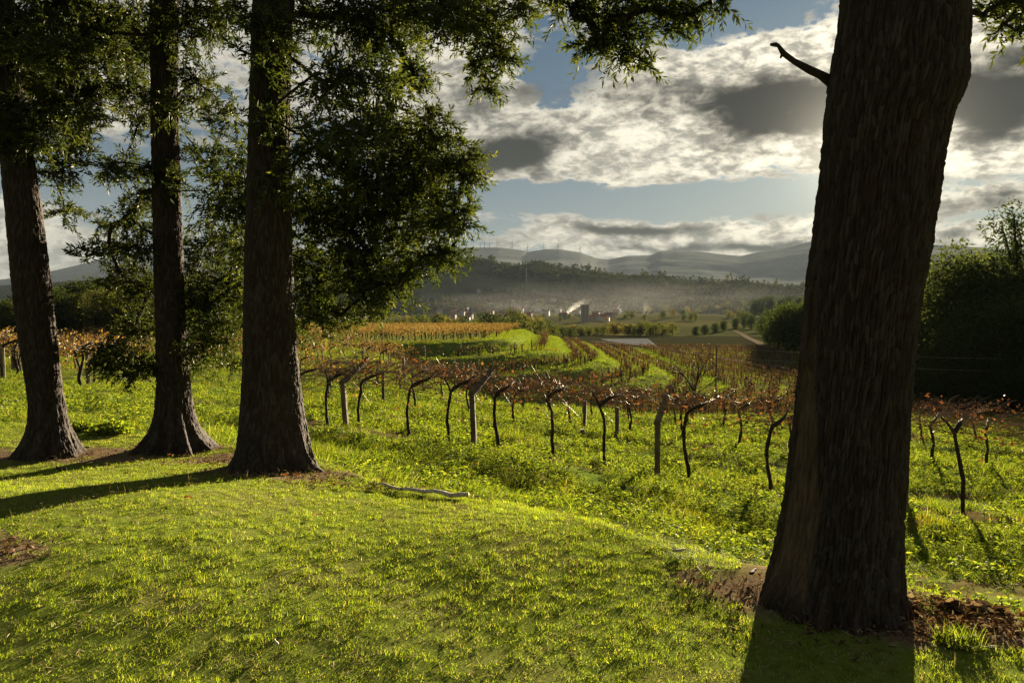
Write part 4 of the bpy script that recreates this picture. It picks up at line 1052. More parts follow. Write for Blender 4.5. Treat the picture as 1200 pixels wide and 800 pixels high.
# left forest beyond the golden vines
lwood = Kind('forest_tree', [crown_tree(930 + n, 11, 4.0, [M_DK, M_MID, M_DK, M_OLV][n], 5200, .5, base=.06, lobes=9) for n in range(4)])
for n in range(44):
    u = -60 + (n % 22) * 18 + r.normal() * 5; d = (118 if n < 22 else 150) + r.normal() * 8; vt = 318 + 16 * fbm(np.array([u * .02]), np.array([n // 22 * 3.]), oct=2, seed=8)[0] * 2 + (8 if n < 22 else 0) + (15 if u < 40 else 0)
    x = (u - 600) / F_PX * d; g = gz(x, d); h = max(at(u, vt, d)[2] - g, 4)
    lwood.place((x, d, g), h / 11, r.uniform(0, 6), 'tree in the forest edge behind the three left trunks', 'forest trees behind the left trunks', int(r.integers(4)), r.uniform(.9, 1.2))
# scrub and trees at mid distance, right of the terraces
for n, (u, vt, vb) in enumerate([(884, 350, 372), (893, 347, 372), (903, 346, 372), (914, 349, 374), (924, 346, 374), (935, 347, 376), (946, 347, 378), (958, 345, 380), (903, 362, 404), (912, 358, 408), (921, 356, 412), (930, 354, 414), (940, 355, 416), (952, 352, 416), (968, 350, 416), (872, 366, 384), (880, 368, 386), (862, 372, 386), (848, 375, 388), (838, 378, 390), (826, 380, 392), (815, 382, 393), (890, 374, 390), (1000, 345, 410), (985, 340, 400)]):
    p = hit(u, vb, 180, 1400); d = p[1]; h = at(u, vt, d)[2] - p[2]
    lwood.place(p, h / 11, r.uniform(0, 6), 'dark tree on the slope left of the huge trunk, beyond the track', 'dark trees beyond the track', [0, 2][n % 2], min(1.5, max(.8, 5 / h + .6)))
val = Kind('valley_tree', [crown_tree(950 + n, 10, 4.0, [M_MID, M_OLV, M_YEL, M_DK, M_OLV, M_MID][n], 900, .95, base=.1, lobes=6) for n in range(6)])
colm = Kind('poplar_tree', [crown_tree(960, 14, 1.6, M_DK, 700, .8, base=.05, lobes=8)])
for n in range(46):                                             # behind the golden vines
    u = 395 + n * 5.6 + r.normal() * 3; d = r.uniform(300, 470); vt = 371 + 5 * math.sin(u * .06) + r.normal() * 3
    x = (u - 600) / F_PX * d; g = gz(x, d); h = max(at(u, vt, d)[2] - g, 5)
    val.place((x, d, g), h / 10, r.uniform(0, 6), 'leafy tree in the belt right behind the golden vines', 'trees behind the golden vines', int(r.choice([0, 1, 1, 2, 3, 5, 5])), r.uniform(.8, 1.1))
for n in range(34):                                             # hedge left of the grey basin
    u = 655 + n * 4.0 + r.normal() * 2; d = r.uniform(430, 520); vt = 382 - 3 * (u > 720) + r.normal() * 2
    x = (u - 600) / F_PX * d; g = gz(x, d); h = max(at(u, vt, d)[2] - g, 4)
    val.place((x, d, g), h / 10, r.uniform(0, 6), 'yellow green tree in the hedge above the grey basin', 'hedge above the grey basin', int(r.choice([1, 1, 2, 4, 0])), r.uniform(1, 1.3))
for n, (u, vt, vb) in enumerate([(652, 382, 394), (660, 383, 395), (668, 385, 396)]):
    p = hit(u, vb, 200, 1400); val.place(p, (at(u, vt, p[1])[2] - p[2]) / 10, n, 'dark round bush above the ends of the vine rows', 'dark bushes at the ends of the vine rows', 3, 1.4)
for n in range(120):                                            # scattered through the valley
    u = r.uniform(470, 900); v = r.uniform(358, 377) if u > 560 else r.uniform(355, 380)
    p = hit(u, v, 300, 2200); h = r.uniform(8, 15)
    if abs(u - 685) < 7 and p[1] < 960: continue
    if 490 < u < 735: h *= .55
    val.place(p, h / 10, r.uniform(0, 6), 'tree scattered across the hazy valley floor', 'trees of the valley floor', int(r.choice([0, 1, 2, 3, 4, 5])), r.uniform(.8, 1.3))
for n, (u, vb) in enumerate([(541, 366), (546, 366), (550, 365), (527, 356), (533, 357), (539, 356)]):
    p = hit(u, vb, 300, 2200); colm.place(p, r.uniform(.9, 1.3), n, 'slim dark conifer among the village houses', 'slim conifers in the village', 0)

# forest cover of the middle hill
M_HILL = mat_leaf('hill_forest_leaf', [(0, (.03, .038, .015)), (.5, (.042, .05, .02)), (1, (.058, .064, .026))], trans=.15, gloss=0, trans_tint=(1, 1, .6))
def hill_forest(name, fn, n, dlo, dhi, h, seed, mat, ulo=380, uhi=1300):
    r = np.random.default_rng(seed); u = r.uniform(ulo, uhi, n); d = r.uniform(dlo, dhi, n); x = (u - 600) / F_PX * d
    k_ = fbm(x * .006, d * .006, oct=3, seed=seed); keep = k_ > .40; x, d = x[keep], d[keep]; z = fn(x, d) + EYE; N = len(x)
    hh = r.uniform(.6, 1.25, N) * h * (1 + 1.2 * (r.random(N) < .06)); m = 11
    b = np.repeat(np.c_[x, d, z], m, 0); hr = np.repeat(hh, m); t = r.random(N * m)
    wdt = hr * .36 * np.sqrt(1.05 - t)
    b += np.c_[r.normal(size=N * m) * wdt * .55, r.normal(size=N * m) * wdt * .55, t * hr * .8]
    dd = unit(r.normal(size=(N * m, 3)) * [1, 1, .7] + [0, 0, .35]); mb = MB()
    mb.leaves(b, dd, unit(np.cross(dd, rand_unit(N * m))), hr * .42, hr * .30, .1, np.clip(np.repeat(r.normal(.42, .24, N), m) + r.normal(0, .08, N * m), 0, 1))
    tag(link(name, mb.mesh(name, mat)), kind='stuff')
hill_forest('hill_forest', mid_rel, 15000, 1560, 2420, 9.5, 61, M_HILL)
hill_forest('ridge_forest', mid_rel, 2600, 2230, 2330, 11, 62, M_HILL)

# village
M_WALLS = [mat_simple('house_wall_%s' % n, c, tuple(.9 * q_ for q_ in c), 2, bump=0) for n, c in zip(('white', 'cream', 'pink'), ((.42, .41, .39), (.32, .28, .22), (.28, .19, .15)))]
M_ROOF = mat_simple('clay_roof', (.24, .11, .07), (.33, .16, .10), 3, bump=0); M_DARK = mat_simple('window_glass', (.03, .035, .04), (.05, .05, .055), 3, bump=0, rough=.2)
def house(p, w, dp, h, rz, wm, lb, group):
    root = bpy.data.objects.new('house', None); C.objects.link(root); root.location = p; root.rotation_euler = (0, 0, rz); tag(root, lb, 'house', group)
    mb = MB(); mb.box((0, 0, h / 2 - .5), (w, dp, h + 1)); 
    g_ = np.array([[-w / 2, -dp / 2, h], [-w / 2, dp / 2, h], [-w / 2, 0, h + dp * .25], [w / 2, -dp / 2, h], [w / 2, dp / 2, h], [w / 2, 0, h + dp * .25]])
    mb.add(g_, T=[[0, 2, 1], [3, 4, 5]]); link('wall', mb.mesh('wall', wm), root)
    e = .5; rf = MB(); q_ = dp / 2 + e; zt = h + dp * .25 + .25; zb = h + .25 - e * .5
    V = np.array([[-w / 2 - e, -q_, zb], [w / 2 + e, -q_, zb], [w / 2 + e, 0, zt], [-w / 2 - e, 0, zt], [-w / 2 - e, q_, zb], [w / 2 + e, q_, zb]])
    rf.add(np.r_[V, V - [0, 0, .22]], [[0, 1, 2, 3], [3, 2, 5, 4], [6, 9, 8, 7], [9, 10, 11, 8], [0, 6, 7, 1], [4, 5, 11, 10], [0, 3, 9, 6], [3, 4, 10, 9], [1, 7, 8, 2], [2, 8, 11, 5]]); link('roof', rf.mesh('roof', M_ROOF), root)
    for k_ in range(2):
        wn_ = MB(); wn_.box((-w * .25 + k_ * w * .5, -dp / 2 - .02, h * .55), (w * .14, .08, h * .3)); link('window', wn_.mesh('window', M_DARK), root)
hs = [(569, 366, 8, 0), (576, 359, 10, 0), (601, 356, 8, 0), (618, 358.5, 9, 0), (632, 355, 10, 2), (649, 354.5, 8, 0), (570, 374, 12, 0), (508, 374, 9, 0), (550, 374, 9, 1), (608, 367, 9, 0), (522, 360, 9, 2), (654, 367, 9, 0), (620, 371, 8, 1), (706, 375, 8, 0), (676, 369, 10, 1), (492, 362, 8, 1), (590, 371, 9, 1), (640, 370, 9, 0), (560, 362, 8, 1), (630, 365, 8, 0), (698, 372, 9, 1), (585, 375, 9, 0), (515, 368, 8, 0), (660, 374, 9, 1), (666, 366, 8, 0), (604, 362, 7, 0), (690, 369, 9, 0), (645, 364, 8, 1), (561, 343, 5, 0)]
hw = ('white', 'cream', 'pinkish')
rh = np.random.default_rng(4)
hs += [(rh.uniform(488, 735), rh.uniform(354, 377), rh.uniform(5, 9), int(rh.choice([0, 0, 1, 2]))) for _q in range(46)]
for n, (u, v, w, c) in enumerate(hs):
    if abs(u - 685) < 8: continue
    p = hit(u, v, 400, 2400); s_ = p[1] / 1300
    house(p, w * 1.25, 8, 5.2 + (n % 3) * 1.4, r.uniform(-.5, .5), M_WALLS[c], 'small %s house with a clay roof in the hazy village' % hw[c], '%s village houses' % hw[c])
# the tower block
b = hit(685, 378, 500, 1400); d = b[1]; tw_w = 8.2 / F_PX * d; tw_h = at(685, 357.2, d)[2] - b[2]
root = bpy.data.objects.new('tower_block', None); C.objects.link(root); root.location = b; root.rotation_euler = (0, 0, .18); tag(root, 'tall narrow tower block standing alone in the valley beside the smoke', 'building')
M_TW = mat_simple('tower_concrete', (.34, .30, .25), (.42, .37, .31), 1.5, bump=0)
mb = MB(); mb.box((0, 0, tw_h / 2 - 1), (tw_w, tw_w * .8, tw_h + 2)); link('wall', mb.mesh('wall', M_TW), root)
mb = MB(); mb.box((0, 0, tw_h + .35), (tw_w + .5, tw_w * .8 + .5, .7)); link('roof_parapet', mb.mesh('roof_parapet', M_TW), root)
for f_ in range(7):
    for k_ in range(2):
        mb = MB(); mb.box(((k_ - .5) * tw_w * .46, -tw_w * .4 - .03, tw_h * (.08 + .13 * f_) + 1), (tw_w * .2, .1, tw_h * .055)); link('window', mb.mesh('window', M_DARK), root)
# mast on the middle hill, wind turbines on the far ridge
b = hit(617, 331, 1400, 2600); b[2] -= 1; t = at(617, 314, b[1]); mb = MB(); h = t[2] - b[2]
mb.tube([[0, 0, 0], [0, 0, h]], [1.0, .6], 6)
for q_ in range(6): mb.box((0, 0, h * (.3 + .12 * q_)), (2.2, .3, .3))
M_MAST = mat_simple('mast_paint', (.4, .38, .36), (.5, .48, .45), 1, bump=0); tag(link('radio_mast', mb.mesh('radio_mast', M_MAST), None, b), 'thin pale mast on the wooded middle hill', 'mast')
M_TURB = mat_simple('turbine_paint', (.16, .16, .16), (.2, .2, .2), 1, bump=0)
for n, (u, vt) in enumerate([(563, 285), (568, 284.5), (574, 287), (582.5, 283.5), (600, 284.5), (618, 289), (637, 287), (653.5, 286), (679.5, 290)]):
    D = FAR_D - 60; x = (u - 600) / F_PX * D; g = float(far_rel(np.array([x]), np.array([D]))[0]) + EYE; hub = max(at(u, vt, D)[2] - g, 45)
    root = bpy.data.objects.new('wind_turbine', None); C.objects.link(root); root.location = (x, D, g); tag(root, ['leftmost wind turbine on the far ridge', 'second wind turbine from the left on the far ridge', 'third wind turbine from the left, half sunk behind the ridge', 'fourth wind turbine from the left on the far ridge', 'fifth wind turbine from the left, in the middle of the line', 'sixth wind turbine from the left, in the dip of the ridge', 'seventh wind turbine from the left, third from the right end', 'second wind turbine from the right end of the line', 'rightmost wind turbine on the far ridge'][n], 'wind turbine', 'wind turbines on the far ridge')
    mb = MB(); mb.tube([[0, 0, -8], [0, 0, hub]], [3.2, 2.2], 8); link('tower', mb.mesh('tower', M_TURB), root)
    mb = MB(); mb.box((0, 1.5, hub + 1.2), (4, 10, 4)); link('nacelle', mb.mesh('nacelle', M_TURB), root)
    a0 = r.uniform(0, 2)
    for k_ in range(3):
        a = a0 + k_ * 2.094; e_ = np.array([math.sin(a), 0, math.cos(a)]); mb = MB(); mb.tube([np.array([0, -4.5, hub + 1.2]), np.array([0, -4.5, hub + 1.2]) + e_ * 14, np.array([0, -4.5, hub + 1.2]) + e_ * 40], [1.6, 1.8, .5], 5); link('blade', mb.mesh('blade', M_TURB), root)

# grey lined basin, tracks
def strip(name, pts, w, mat, lift=.05, kind='structure'):
    P_ = np.array(pts, float); t = np.linspace(0, len(P_) - 1, 80); c = np.stack([np.interp(t, np.arange(len(P_)), P_[:, k_]) for k_ in (0, 1)], 1)
    ker = np.ones(7) / 7; c = np.stack([np.convolve(np.pad(c[:, k_], 3, mode='edge'), ker, 'valid') for k_ in (0, 1)], 1)
    tg = unit(np.gradient(c, axis=0)); nn = np.stack([-tg[:, 1], tg[:, 0]], 1); ws = np.linspace(-.5, .5, 5)
    V = (c[:, None] + nn[:, None] * ws[None, :, None] * w).reshape(-1, 2); z = ground_rel(V[:, 0], V[:, 1]) + EYE + lift
    i = np.arange(79)[:, None] * 5; j = np.arange(4)[None]; Q = np.stack([i + j, i + 5 + j, i + 6 + j, i + 1 + j], -1).reshape(-1, 4)
    tag(link(name, mesh_np(name, np.c_[V, z], [Q], mat, smooth=True)), kind=kind)
M_TRACK = mat_simple('track_dust', (.075, .06, .042), (.11, .09, .065), .6, bump=.0, spec=0)
strip('track', [hit(u, v, 150, 1500) for u, v in ((690, 400), (740, 404), (776, 409), (810, 414), (850, 421), (885, 428), (920, 436))], 3.2, M_TRACK, .18)
strip('track', [hit(u, v, 150, 1500) for u, v in ((858, 387), (870, 392), (885, 400), (900, 408), (915, 414))], 3.4, M_TRACK, .25)
q4 = [hit(u, v, 200, 1500) for u, v in ((702, 401.5), (776, 409.5))]
dn = q4[0][1]; bl = at(700, 402, dn); brr = at(777, 410.5, q4[1][1]); tr_ = at(759, 396.5, q4[1][1] + 95); tl = at(690, 397.2, dn + 95)
M_CON = mat_simple('basin_liner', (.075, .08, .083), (.105, .11, .113), .35, rough=.95, bump=0, spec=0)
mb = MB(); n = 12; t = np.linspace(0, 1, n); A_ = bl + (brr - bl) * t[:, None]; B_ = tl + (tr_ - tl) * t[:, None]
V = np.r_[A_, B_, A_ - [0, 0, 6], B_ - [0, 0, 12]]
Q = [[i, i + 1, n + i + 1, n + i] for i in range(n - 1)] + [[2 * n + i, 2 * n + i + 1, i + 1, i] for i in range(n - 1)] + [[n + i, n + i + 1, 3 * n + i + 1, 3 * n + i] for i in range(n - 1)] + [[0, n, 3 * n, 2 * n], [n - 1, 3 * n - 1, 4 * n - 1, 2 * n - 1]]
mb.add(V, Q); tag(link('basin_embankment', mb.mesh('basin_embankment', M_CON)), 'grey lined embankment beyond the ends of the vine rows', 'embankment')

# smoke from garden fires in the valley
def smoke(u, v, dx, top, w, dens, lb, seed):
    b = hit(u, v, 500, 1500)
    mt = bpy.data.materials.new('smoke'); mt.use_nodes = True; q = NT(mt.node_tree); q.n.clear(); o_ = q.new('ShaderNodeOutputMaterial')
    t = q.new('ShaderNodeTexCoord'); sx_ = q.new('ShaderNodeSeparateXYZ'); q.l.new(t.outputs['Object'], sx_.inputs[0])
    hN = q.m('DIVIDE', sx_.outputs[2], top); nz = q.noise(t.outputs['Object'], .11, 4, .6, 2, .6)
    ax = q.m('MULTIPLY', q.m('POWER', q.m('MAXIMUM', hN, 0.0), 1.25), dx); wd = q.m('ADD', q.m('MULTIPLY', hN, w), w * .12)
    ex = q.m('DIVIDE', q.m('SUBTRACT', sx_.outputs[0], ax), wd); ey = q.m('DIVIDE', sx_.outputs[1], wd)
    rr_ = q.m('SQRT', q.m('ADD', q.m('MULTIPLY', ex, ex), q.m('MULTIPLY', ey, ey)))
    f_ = q.m('MULTIPLY', q.ss(q.m('ADD', rr_, q.m('MULTIPLY', q.m('SUBTRACT', nz, .5), 1.6)), 1.0, .25), q.ss(hN, 1.0, .15))
    f_ = q.m('MULTIPLY', f_, q.m('DIVIDE', .35, q.m('ADD', hN, .25)))
    pv = q.new('ShaderNodeVolumePrincipled'); pv.inputs['Color'].default_value = (.95, .95, .95, 1); pv.inputs['Anisotropy'].default_value = .3
    q.put(pv.inputs['Density'], q.m('MULTIPLY', f_, dens)); q.l.new(pv.outputs[0], o_.inputs['Volume'])
    m_ = MB(); n = 9; zz_ = np.linspace(0, top, n); m_.tube(np.stack([np.clip(zz_ / top, 0, 1) ** 1.25 * dx, 0 * zz_, zz_], 1), w * (.35 + 1.45 * zz_ / top), 10)
    tag(link('smoke', m_.mesh('smoke', mt), None, b), kind='stuff')
smoke(661.5, 371, 42, 34, 16, .034, '', 1)
smoke(728, 364, -8, 26, 10, .012, '', 2)
smoke(755, 364, 6, 30, 11, .012, '', 3)

# added mist volume, thickens the haze over the town
mt = bpy.data.materials.new('hanging_mist'); mt.use_nodes = True; q = NT(mt.node_tree); q.n.clear(); o_ = q.new('ShaderNodeOutputMaterial')
t = q.new('ShaderNodeTexCoord'); ln = q.vm('LENGTH', t.outputs['Object'], out=1); nz = q.noise(t.outputs['Object'], 1.6, 3, .6, 2, .4)
pv = q.new('ShaderNodeVolumePrincipled'); pv.inputs['Color'].default_value = (.9, .92, .92, 1)
q.put(pv.inputs['Density'], q.m('MULTIPLY', q.m('MULTIPLY', q.ss(ln, 1.0, .2), q.ss(nz, .35, .7)), .00042)); q.l.new(pv.outputs[0], o_.inputs['Volume'])
mb = MB(); n, m = 16, 24; ph = np.linspace(0, np.pi, n); tt = np.linspace(0, 2 * np.pi, m, endpoint=False); PH, TT = np.meshgrid(ph, tt, indexing='ij')
V = np.stack([np.sin(PH) * np.cos(TT), np.sin(PH) * np.sin(TT), np.cos(PH)], -1).reshape(-1, 3); i = np.arange(n - 1)[:, None] * m; j = np.arange(m)[None]; j2 = (j + 1) % m
mb.add(V, np.stack([i + j, i + m + j, i + m + j2, i + j2], -1).reshape(-1, 4))
b = at(715, 352, 1380); tag(link('mist_layer', mb.mesh('mist_layer', mt), None, b, 0, (430, 300, 48)), kind='stuff')
# ------------------------------------------------------------------ grass, weeds and litter (uncountable)
M_LAWN = mat_leaf('lawn_blade', [(0, (.08, .122, .010)), (.4, (.17, .228, .019)), (.8, (.25, .288, .034)), (.9, (.34, .30, .10)), (1, (.42, .36, .2))], trans=.6, gloss=.015, rough=.55, obj_var=.3, trans_tint=(1, 1, .4), patch=(.9, (1.22, 1.02, 1.0), .58, .75))
M_MEADOW = mat_leaf('meadow_blade', [(0, (.06, .09, .009)), (.5, (.13, .175, .016)), (.9, (.20, .225, .03)), (1, (.36, .3, .14))], trans=.55, gloss=.012, rough=.55, obj_var=.35, trans_tint=(1, 1, .4), patch=(.5, (1.25, .92, .85), .52, .7))
M_WEED = mat_leaf('weed_leaf', [(0, (.05, .085, .010)), (.5, (.13, .175, .02)), (1, (.24, .26, .04))], trans=.55, gloss=.015, rough=.5, obj_var=.35, trans_tint=(1, 1, .4))
hidden = bpy.data.collections.new('grass_sources')
def blades(name, seed, n, radius, h, w, lean, mat, dry=.1, seg=3):
    r = np.random.default_rng(seed); a = r.uniform(0, 6.283, n); rr_ = radius * np.sqrt(r.random(n))
    b = np.c_[np.cos(a) * rr_, np.sin(a) * rr_, np.zeros(n) - .01]
    H = h * r.uniform(.45, 1.15, n); ld = r.uniform(0, 6.283, n); le = lean * r.uniform(.2, 1.3, n); wd = w * r.uniform(.7, 1.3, n)
    sd = np.c_[-np.sin(ld + r.normal(size=n) * .8), np.cos(ld + r.normal(size=n) * .8), 0 * ld]
    dv = np.c_[np.cos(ld), np.sin(ld), 0 * ld]
    tone = np.where(r.random(n) < dry, r.uniform(.85, 1, n), r.uniform(0, .85, n))
    V = []; 
    for s_ in range(seg + 1):
        t = s_ / seg; c = b + dv * (le * H * t ** 1.7)[:, None] + np.array([0, 0, 1]) * (H * (t - .28 * le * t * t))[:, None]
        ww = wd * (1 - t) ** .7 * .5 if s_ < seg else 0 * wd
        V += [c - sd * ww[:, None], c + sd * ww[:, None]] if s_ < seg else [c]
    V = np.stack(V, 1); k_ = V.shape[1]; o_ = np.arange(n)[:, None] * k_
    Q = np.concatenate([o_ + np.array([[2 * s_, 2 * s_ + 1, 2 * s_ + 3, 2 * s_ + 2]]) for s_ in range(seg - 1)]); T = o_ + np.array([[2 * seg - 2, 2 * seg - 1, 2 * seg]])
    return mesh_np(name, V.reshape(-1, 3), [Q, T], mat, {'rnd': np.repeat(tone, k_)})
def weeds(name, seed, n, radius, h, leaf, mat):
    r = np.random.default_rng(seed); lf = MB(); ns = max(3, n // 9)
    for k_ in range(ns):
        a = r.uniform(0, 6.283); q_ = radius * math.sqrt(r.random()); base = np.array([math.cos(a) * q_, math.sin(a) * q_, 0]); hh = h * r.uniform(.4, 1.1); tip = base + [r.normal() * .3 * hh, r.normal() * .3 * hh, hh]
        lf.tube([base - [0, 0, .02], (base + tip) / 2 + r.normal(size=3) * .01, tip], [.0035, .003, .002], 3, .2, cap=False)
        m = 9; t = r.uniform(.25, 1, m)[:, None]; p_ = base + (tip - base) * t; d = unit(np.c_[r.normal(size=m), r.normal(size=m), r.uniform(-.2, .5, m)])
        up = unit(np.array([0, 0, 1.]) + r.normal(size=(m, 3)) * .35); lf.leaves(p_, d, up, leaf * r.uniform(.6, 1.3, m), leaf * r.uniform(.5, .8, m), .18)
    return lf.mesh(name, mat)
def scatter(name, protos, pts, scl, seed, tilt=.12):
    r = np.random.default_rng(seed)
    col = bpy.data.collections.new(name + '_source')
    for n, me_ in enumerate(protos):
        o = bpy.data.objects.new('%s_tuft_%02d' % (name, n), me_); col.objects.link(o)
    N = len(pts); rot = np.c_[r.normal(size=N) * tilt, r.normal(size=N) * tilt, r.uniform(0, 6.283, N)]
    me_ = bpy.data.meshes.new(name); me_.vertices.add(N); me_.vertices.foreach_set('co', np.asarray(pts, np.float32).ravel())
    a = me_.attributes.new('rot', 'FLOAT_VECTOR', 'POINT'); a.data.foreach_set('vector', rot.astype(np.float32).ravel())
    a = me_.attributes.new('scl', 'FLOAT_VECTOR', 'POINT'); s_ = np.asarray(scl, np.float32); s_ = np.repeat(s_[:, None], 3, 1) if s_.ndim == 1 else s_; a.data.foreach_set('vector', s_.ravel())
    a = me_.attributes.new('pick', 'INT', 'POINT'); a.data.foreach_set('value', r.integers(0, len(protos), N).astype(np.int32))
    for p_ in protos: me_.materials.append(p_.materials[0]) if not me_.materials else None
    o = link(name, me_); tag(o, kind='stuff')
    ng = bpy.data.node_groups.new(name + '_scatter', 'GeometryNodeTree')
    ng.interface.new_socket('Geometry', in_out='INPUT', socket_type='NodeSocketGeometry'); ng.interface.new_socket('Geometry', in_out='OUTPUT', socket_type='NodeSocketGeometry')
    gi = ng.nodes.new('NodeGroupInput'); go = ng.nodes.new('NodeGroupOutput'); ip = ng.nodes.new('GeometryNodeInstanceOnPoints'); ci = ng.nodes.new('GeometryNodeCollectionInfo')
    ci.inputs['Collection'].default_value = col; ci.inputs['Separate Children'].default_value = True; ci.inputs['Reset Children'].default_value = True
    def na(nm, ty): n = ng.nodes.new('GeometryNodeInputNamedAttribute'); n.data_type = ty; n.inputs['Name'].default_value = nm; return n.outputs['Attribute']
    e2r = ng.nodes.new('FunctionNodeEulerToRotation')
    L = ng.links.new
    L(gi.outputs[0], ip.inputs['Points']); L(ci.outputs[0], ip.inputs['Instance']); ip.inputs['Pick Instance'].default_value = True
    L(na('pick', 'INT'), ip.inputs['Instance Index']); L(na('rot', 'FLOAT_VECTOR'), e2r.inputs[0]); L(e2r.outputs[0], ip.inputs['Rotation']); L(na('scl', 'FLOAT_VECTOR'), ip.inputs['Scale'])
    L(ip.outputs[0], go.inputs[0])
    md = o.modifiers.new('scatter', 'NODES'); md.node_group = ng
    return o
def field(cell_fn, d0, d1, seed, half=0.80):
    """jittered points over the ground the camera looks at; the cell grows with distance"""
    r = np.random.default_rng(seed); out = []
    d = d0
    while d < d1:
        c = cell_fn(d); xs = np.arange(-half * d - 1.2, half * d + 1.2, c)
        out.append(np.c_[xs + r.uniform(-.5, .5, len(xs)) * c, d + r.uniform(-.5, .5, len(xs)) * c]); d += c
    return np.concatenate(out)
def trunk_clear(x, y):
    m = np.ones(len(x), bool)
    for o in S.objects:
        if o.name.startswith('shade_tree') and o.type == 'EMPTY':
            m &= np.hypot(x - o.location[0], y - o.location[1]) > (.34 if o.location[0] > 0 else .22)
    return m
def lawn_val(x, y):
    u, d = ud(x, y); return d - edge_d(u) - (fbm(x * 1.3, y * 1.3, oct=3, seed=21) - .5) * .5
r = np.random.default_rng(5)
# mown lawn
P2 = field(lambda d: .072 + .004 * d, 2.3, 11.5, 1); x, y = P2.T
lv_ = lawn_val(x, y); sm_ = soil_mask(x, y)
keep = (lv_ < .15) & (r.random(len(x)) > sm_ * .9) & trunk_clear(x, y); x, y = x[keep], y[keep]
nb = fbm(x * 2.2, y * 2.2, oct=3, seed=91); nc = fbm(x * .9, y * .9, oct=2, seed=92)
scl = np.clip(.65 + 1.1 * (nb - .25) + .4 * (nc - .5), .5, 1.6) * r.uniform(.8, 1.2, len(x)); scl = np.where(lawn_val(x, y) > -.35, scl * 1.25, scl)
sv = np.c_[np.ones(len(x)), np.ones(len(x)), scl]
scatter('lawn_grass', [blades('lawn_blades', 100 + n, 135, .080, .028, .0032, 1.0, M_LAWN, dry=.05 + .04 * (n % 3)) for n in range(6)], np.c_[x, y, ground_rel(x, y) + EYE], sv, 2)
# dry clippings lying on the lawn
P2 = field(lambda d: .10, 2.4, 10, 7); x, y = P2.T; keep = (lawn_val(x, y) < .1) & (r.random(len(x)) < .5) & trunk_clear(x, y); x, y = x[keep], y[keep]
M_STRAW = mat_leaf('straw', [(0, (.13, .09, .04)), (1, (.30, .25, .14))], trans=.2, gloss=0)
def straws(seed, n):
    r = np.random.default_rng(seed); mb = MB(); b = np.c_[r.normal(size=(n, 2)) * .05, r.uniform(.004, .03, n)]; d = unit(np.c_[r.normal(size=(n, 2)), r.normal(size=n) * .25]); mb.leaves(b, d, unit(np.array([0, 0, 1.]) + r.normal(size=(n, 3)) * .3), r.uniform(.02, .07, n), .004, .05); return mb.mesh('straws', M_STRAW)
scatter('dry_clippings', [straws(40 + n, 9) for n in range(4)], np.c_[x, y, ground_rel(x, y) + EYE], r.uniform(.7, 1.3, len(x)), 8, .1)
# rough grass of the slope
P2 = field(lambda d: .105 + .014 * d, 3.8, 62, 3); x, y = P2.T
lv_ = lawn_val(x, y); nb = fbm(x * .8, y * .8, oct=3, seed=93); nc = fbm(x * .33 + 5, y * .33, oct=3, seed=94)
kz, _s = knoll_z(x, y); rowd = np.abs(y + .3 * x - 18.6); rowm = (1 - sstep(.35, 1.0, rowd)) * (x > -5.5) * (x < 20)
keep = (lv_ > -.1) & (r.random(len(x)) > np.maximum(soil_mask(x, y), .62 * rowm)) & (nb * .6 + nc * .4 > .43 - .06 * sstep(.4, .6, fbm(x * .2, y * .2, oct=2, seed=97))) & trunk_clear(x, y); x, y, nb, nc, lv_ = x[keep], y[keep], nb[keep], nc[keep], lv_[keep]
grow = .22 + 1.5 * np.clip(nc - .38, 0, 1) + 1.6 * np.clip(nb - .42, 0, 1); grow *= (.18 + .82 * sstep(.2, 3.4, lv_))
wide = 1 + y * .05
scatter('meadow_grass', [blades('meadow_blades', 120 + n, 60, .15, .19, .0075, .75, M_MEADOW, dry=.08) for n in range(6)], np.c_[x, y, ground_rel(x, y) + EYE], np.c_[wide, wide, grow * (1 + y * .006)], 4, .15)
# leafy weeds
P2 = field(lambda d: .20 + .013 * d, 4.5, 40, 5); x, y = P2.T
lv_ = lawn_val(x, y); nw = fbm(x * .55 + 3, y * .55, oct=3, seed=95); u_w, d_w = ud(x, y)
dens = sstep(.42, .54, nw + .14 * sstep(380, 650, u_w) - .04); keep = (lv_ > .35) & (r.random(len(x)) < dens) & (r.random(len(x)) > soil_mask(x, y)) & trunk_clear(x, y); x, y, nw = x[keep], y[keep], nw[keep]
sc_ = r.uniform(.6, 1.25, len(x)) * (1 + y * .012) * (.45 + .55 * sstep(.3, 3.0, lawn_val(x, y)))
scatter('leafy_weeds', [weeds('weeds', 140 + n, 70, .15, .17, .055, M_WEED) for n in range(5)], np.c_[x, y, ground_rel(x, y) + EYE], sc_, 6, .15)
# coarse tufts further off, on banks and between the rows
gx2, gy2 = r.uniform(-70, 75, 26000), r.uniform(56, 215, 26000); kz, ks2 = knoll_z(gx2, gy2)
keep = (np.abs(gx2) < .75 * gy2) & (ks2 > -3.5) & (r.random(26000) < np.where(ks2 > TER_W * 4.6, .35, .9)); x, y = gx2[keep], gy2[keep]
M_BANK = mat_leaf('bank_grass', [(0, (.055, .085, .012)), (.5, (.11, .15, .022)), (1, (.16, .18, .035))], trans=.5, gloss=.0, obj_var=.35, trans_tint=(1, 1, .4), patch=(.12, (1.3, .9, .75), .5, .68))
scatter('bank_grass', [blades('bank_blades', 160 + n, 40, .75, .30, .05, .8, M_BANK, dry=.05) for n in range(4)], np.c_[x, y, ground_rel(x, y) + EYE], r.uniform(.6, 1.2, len(x)), 9, .2)

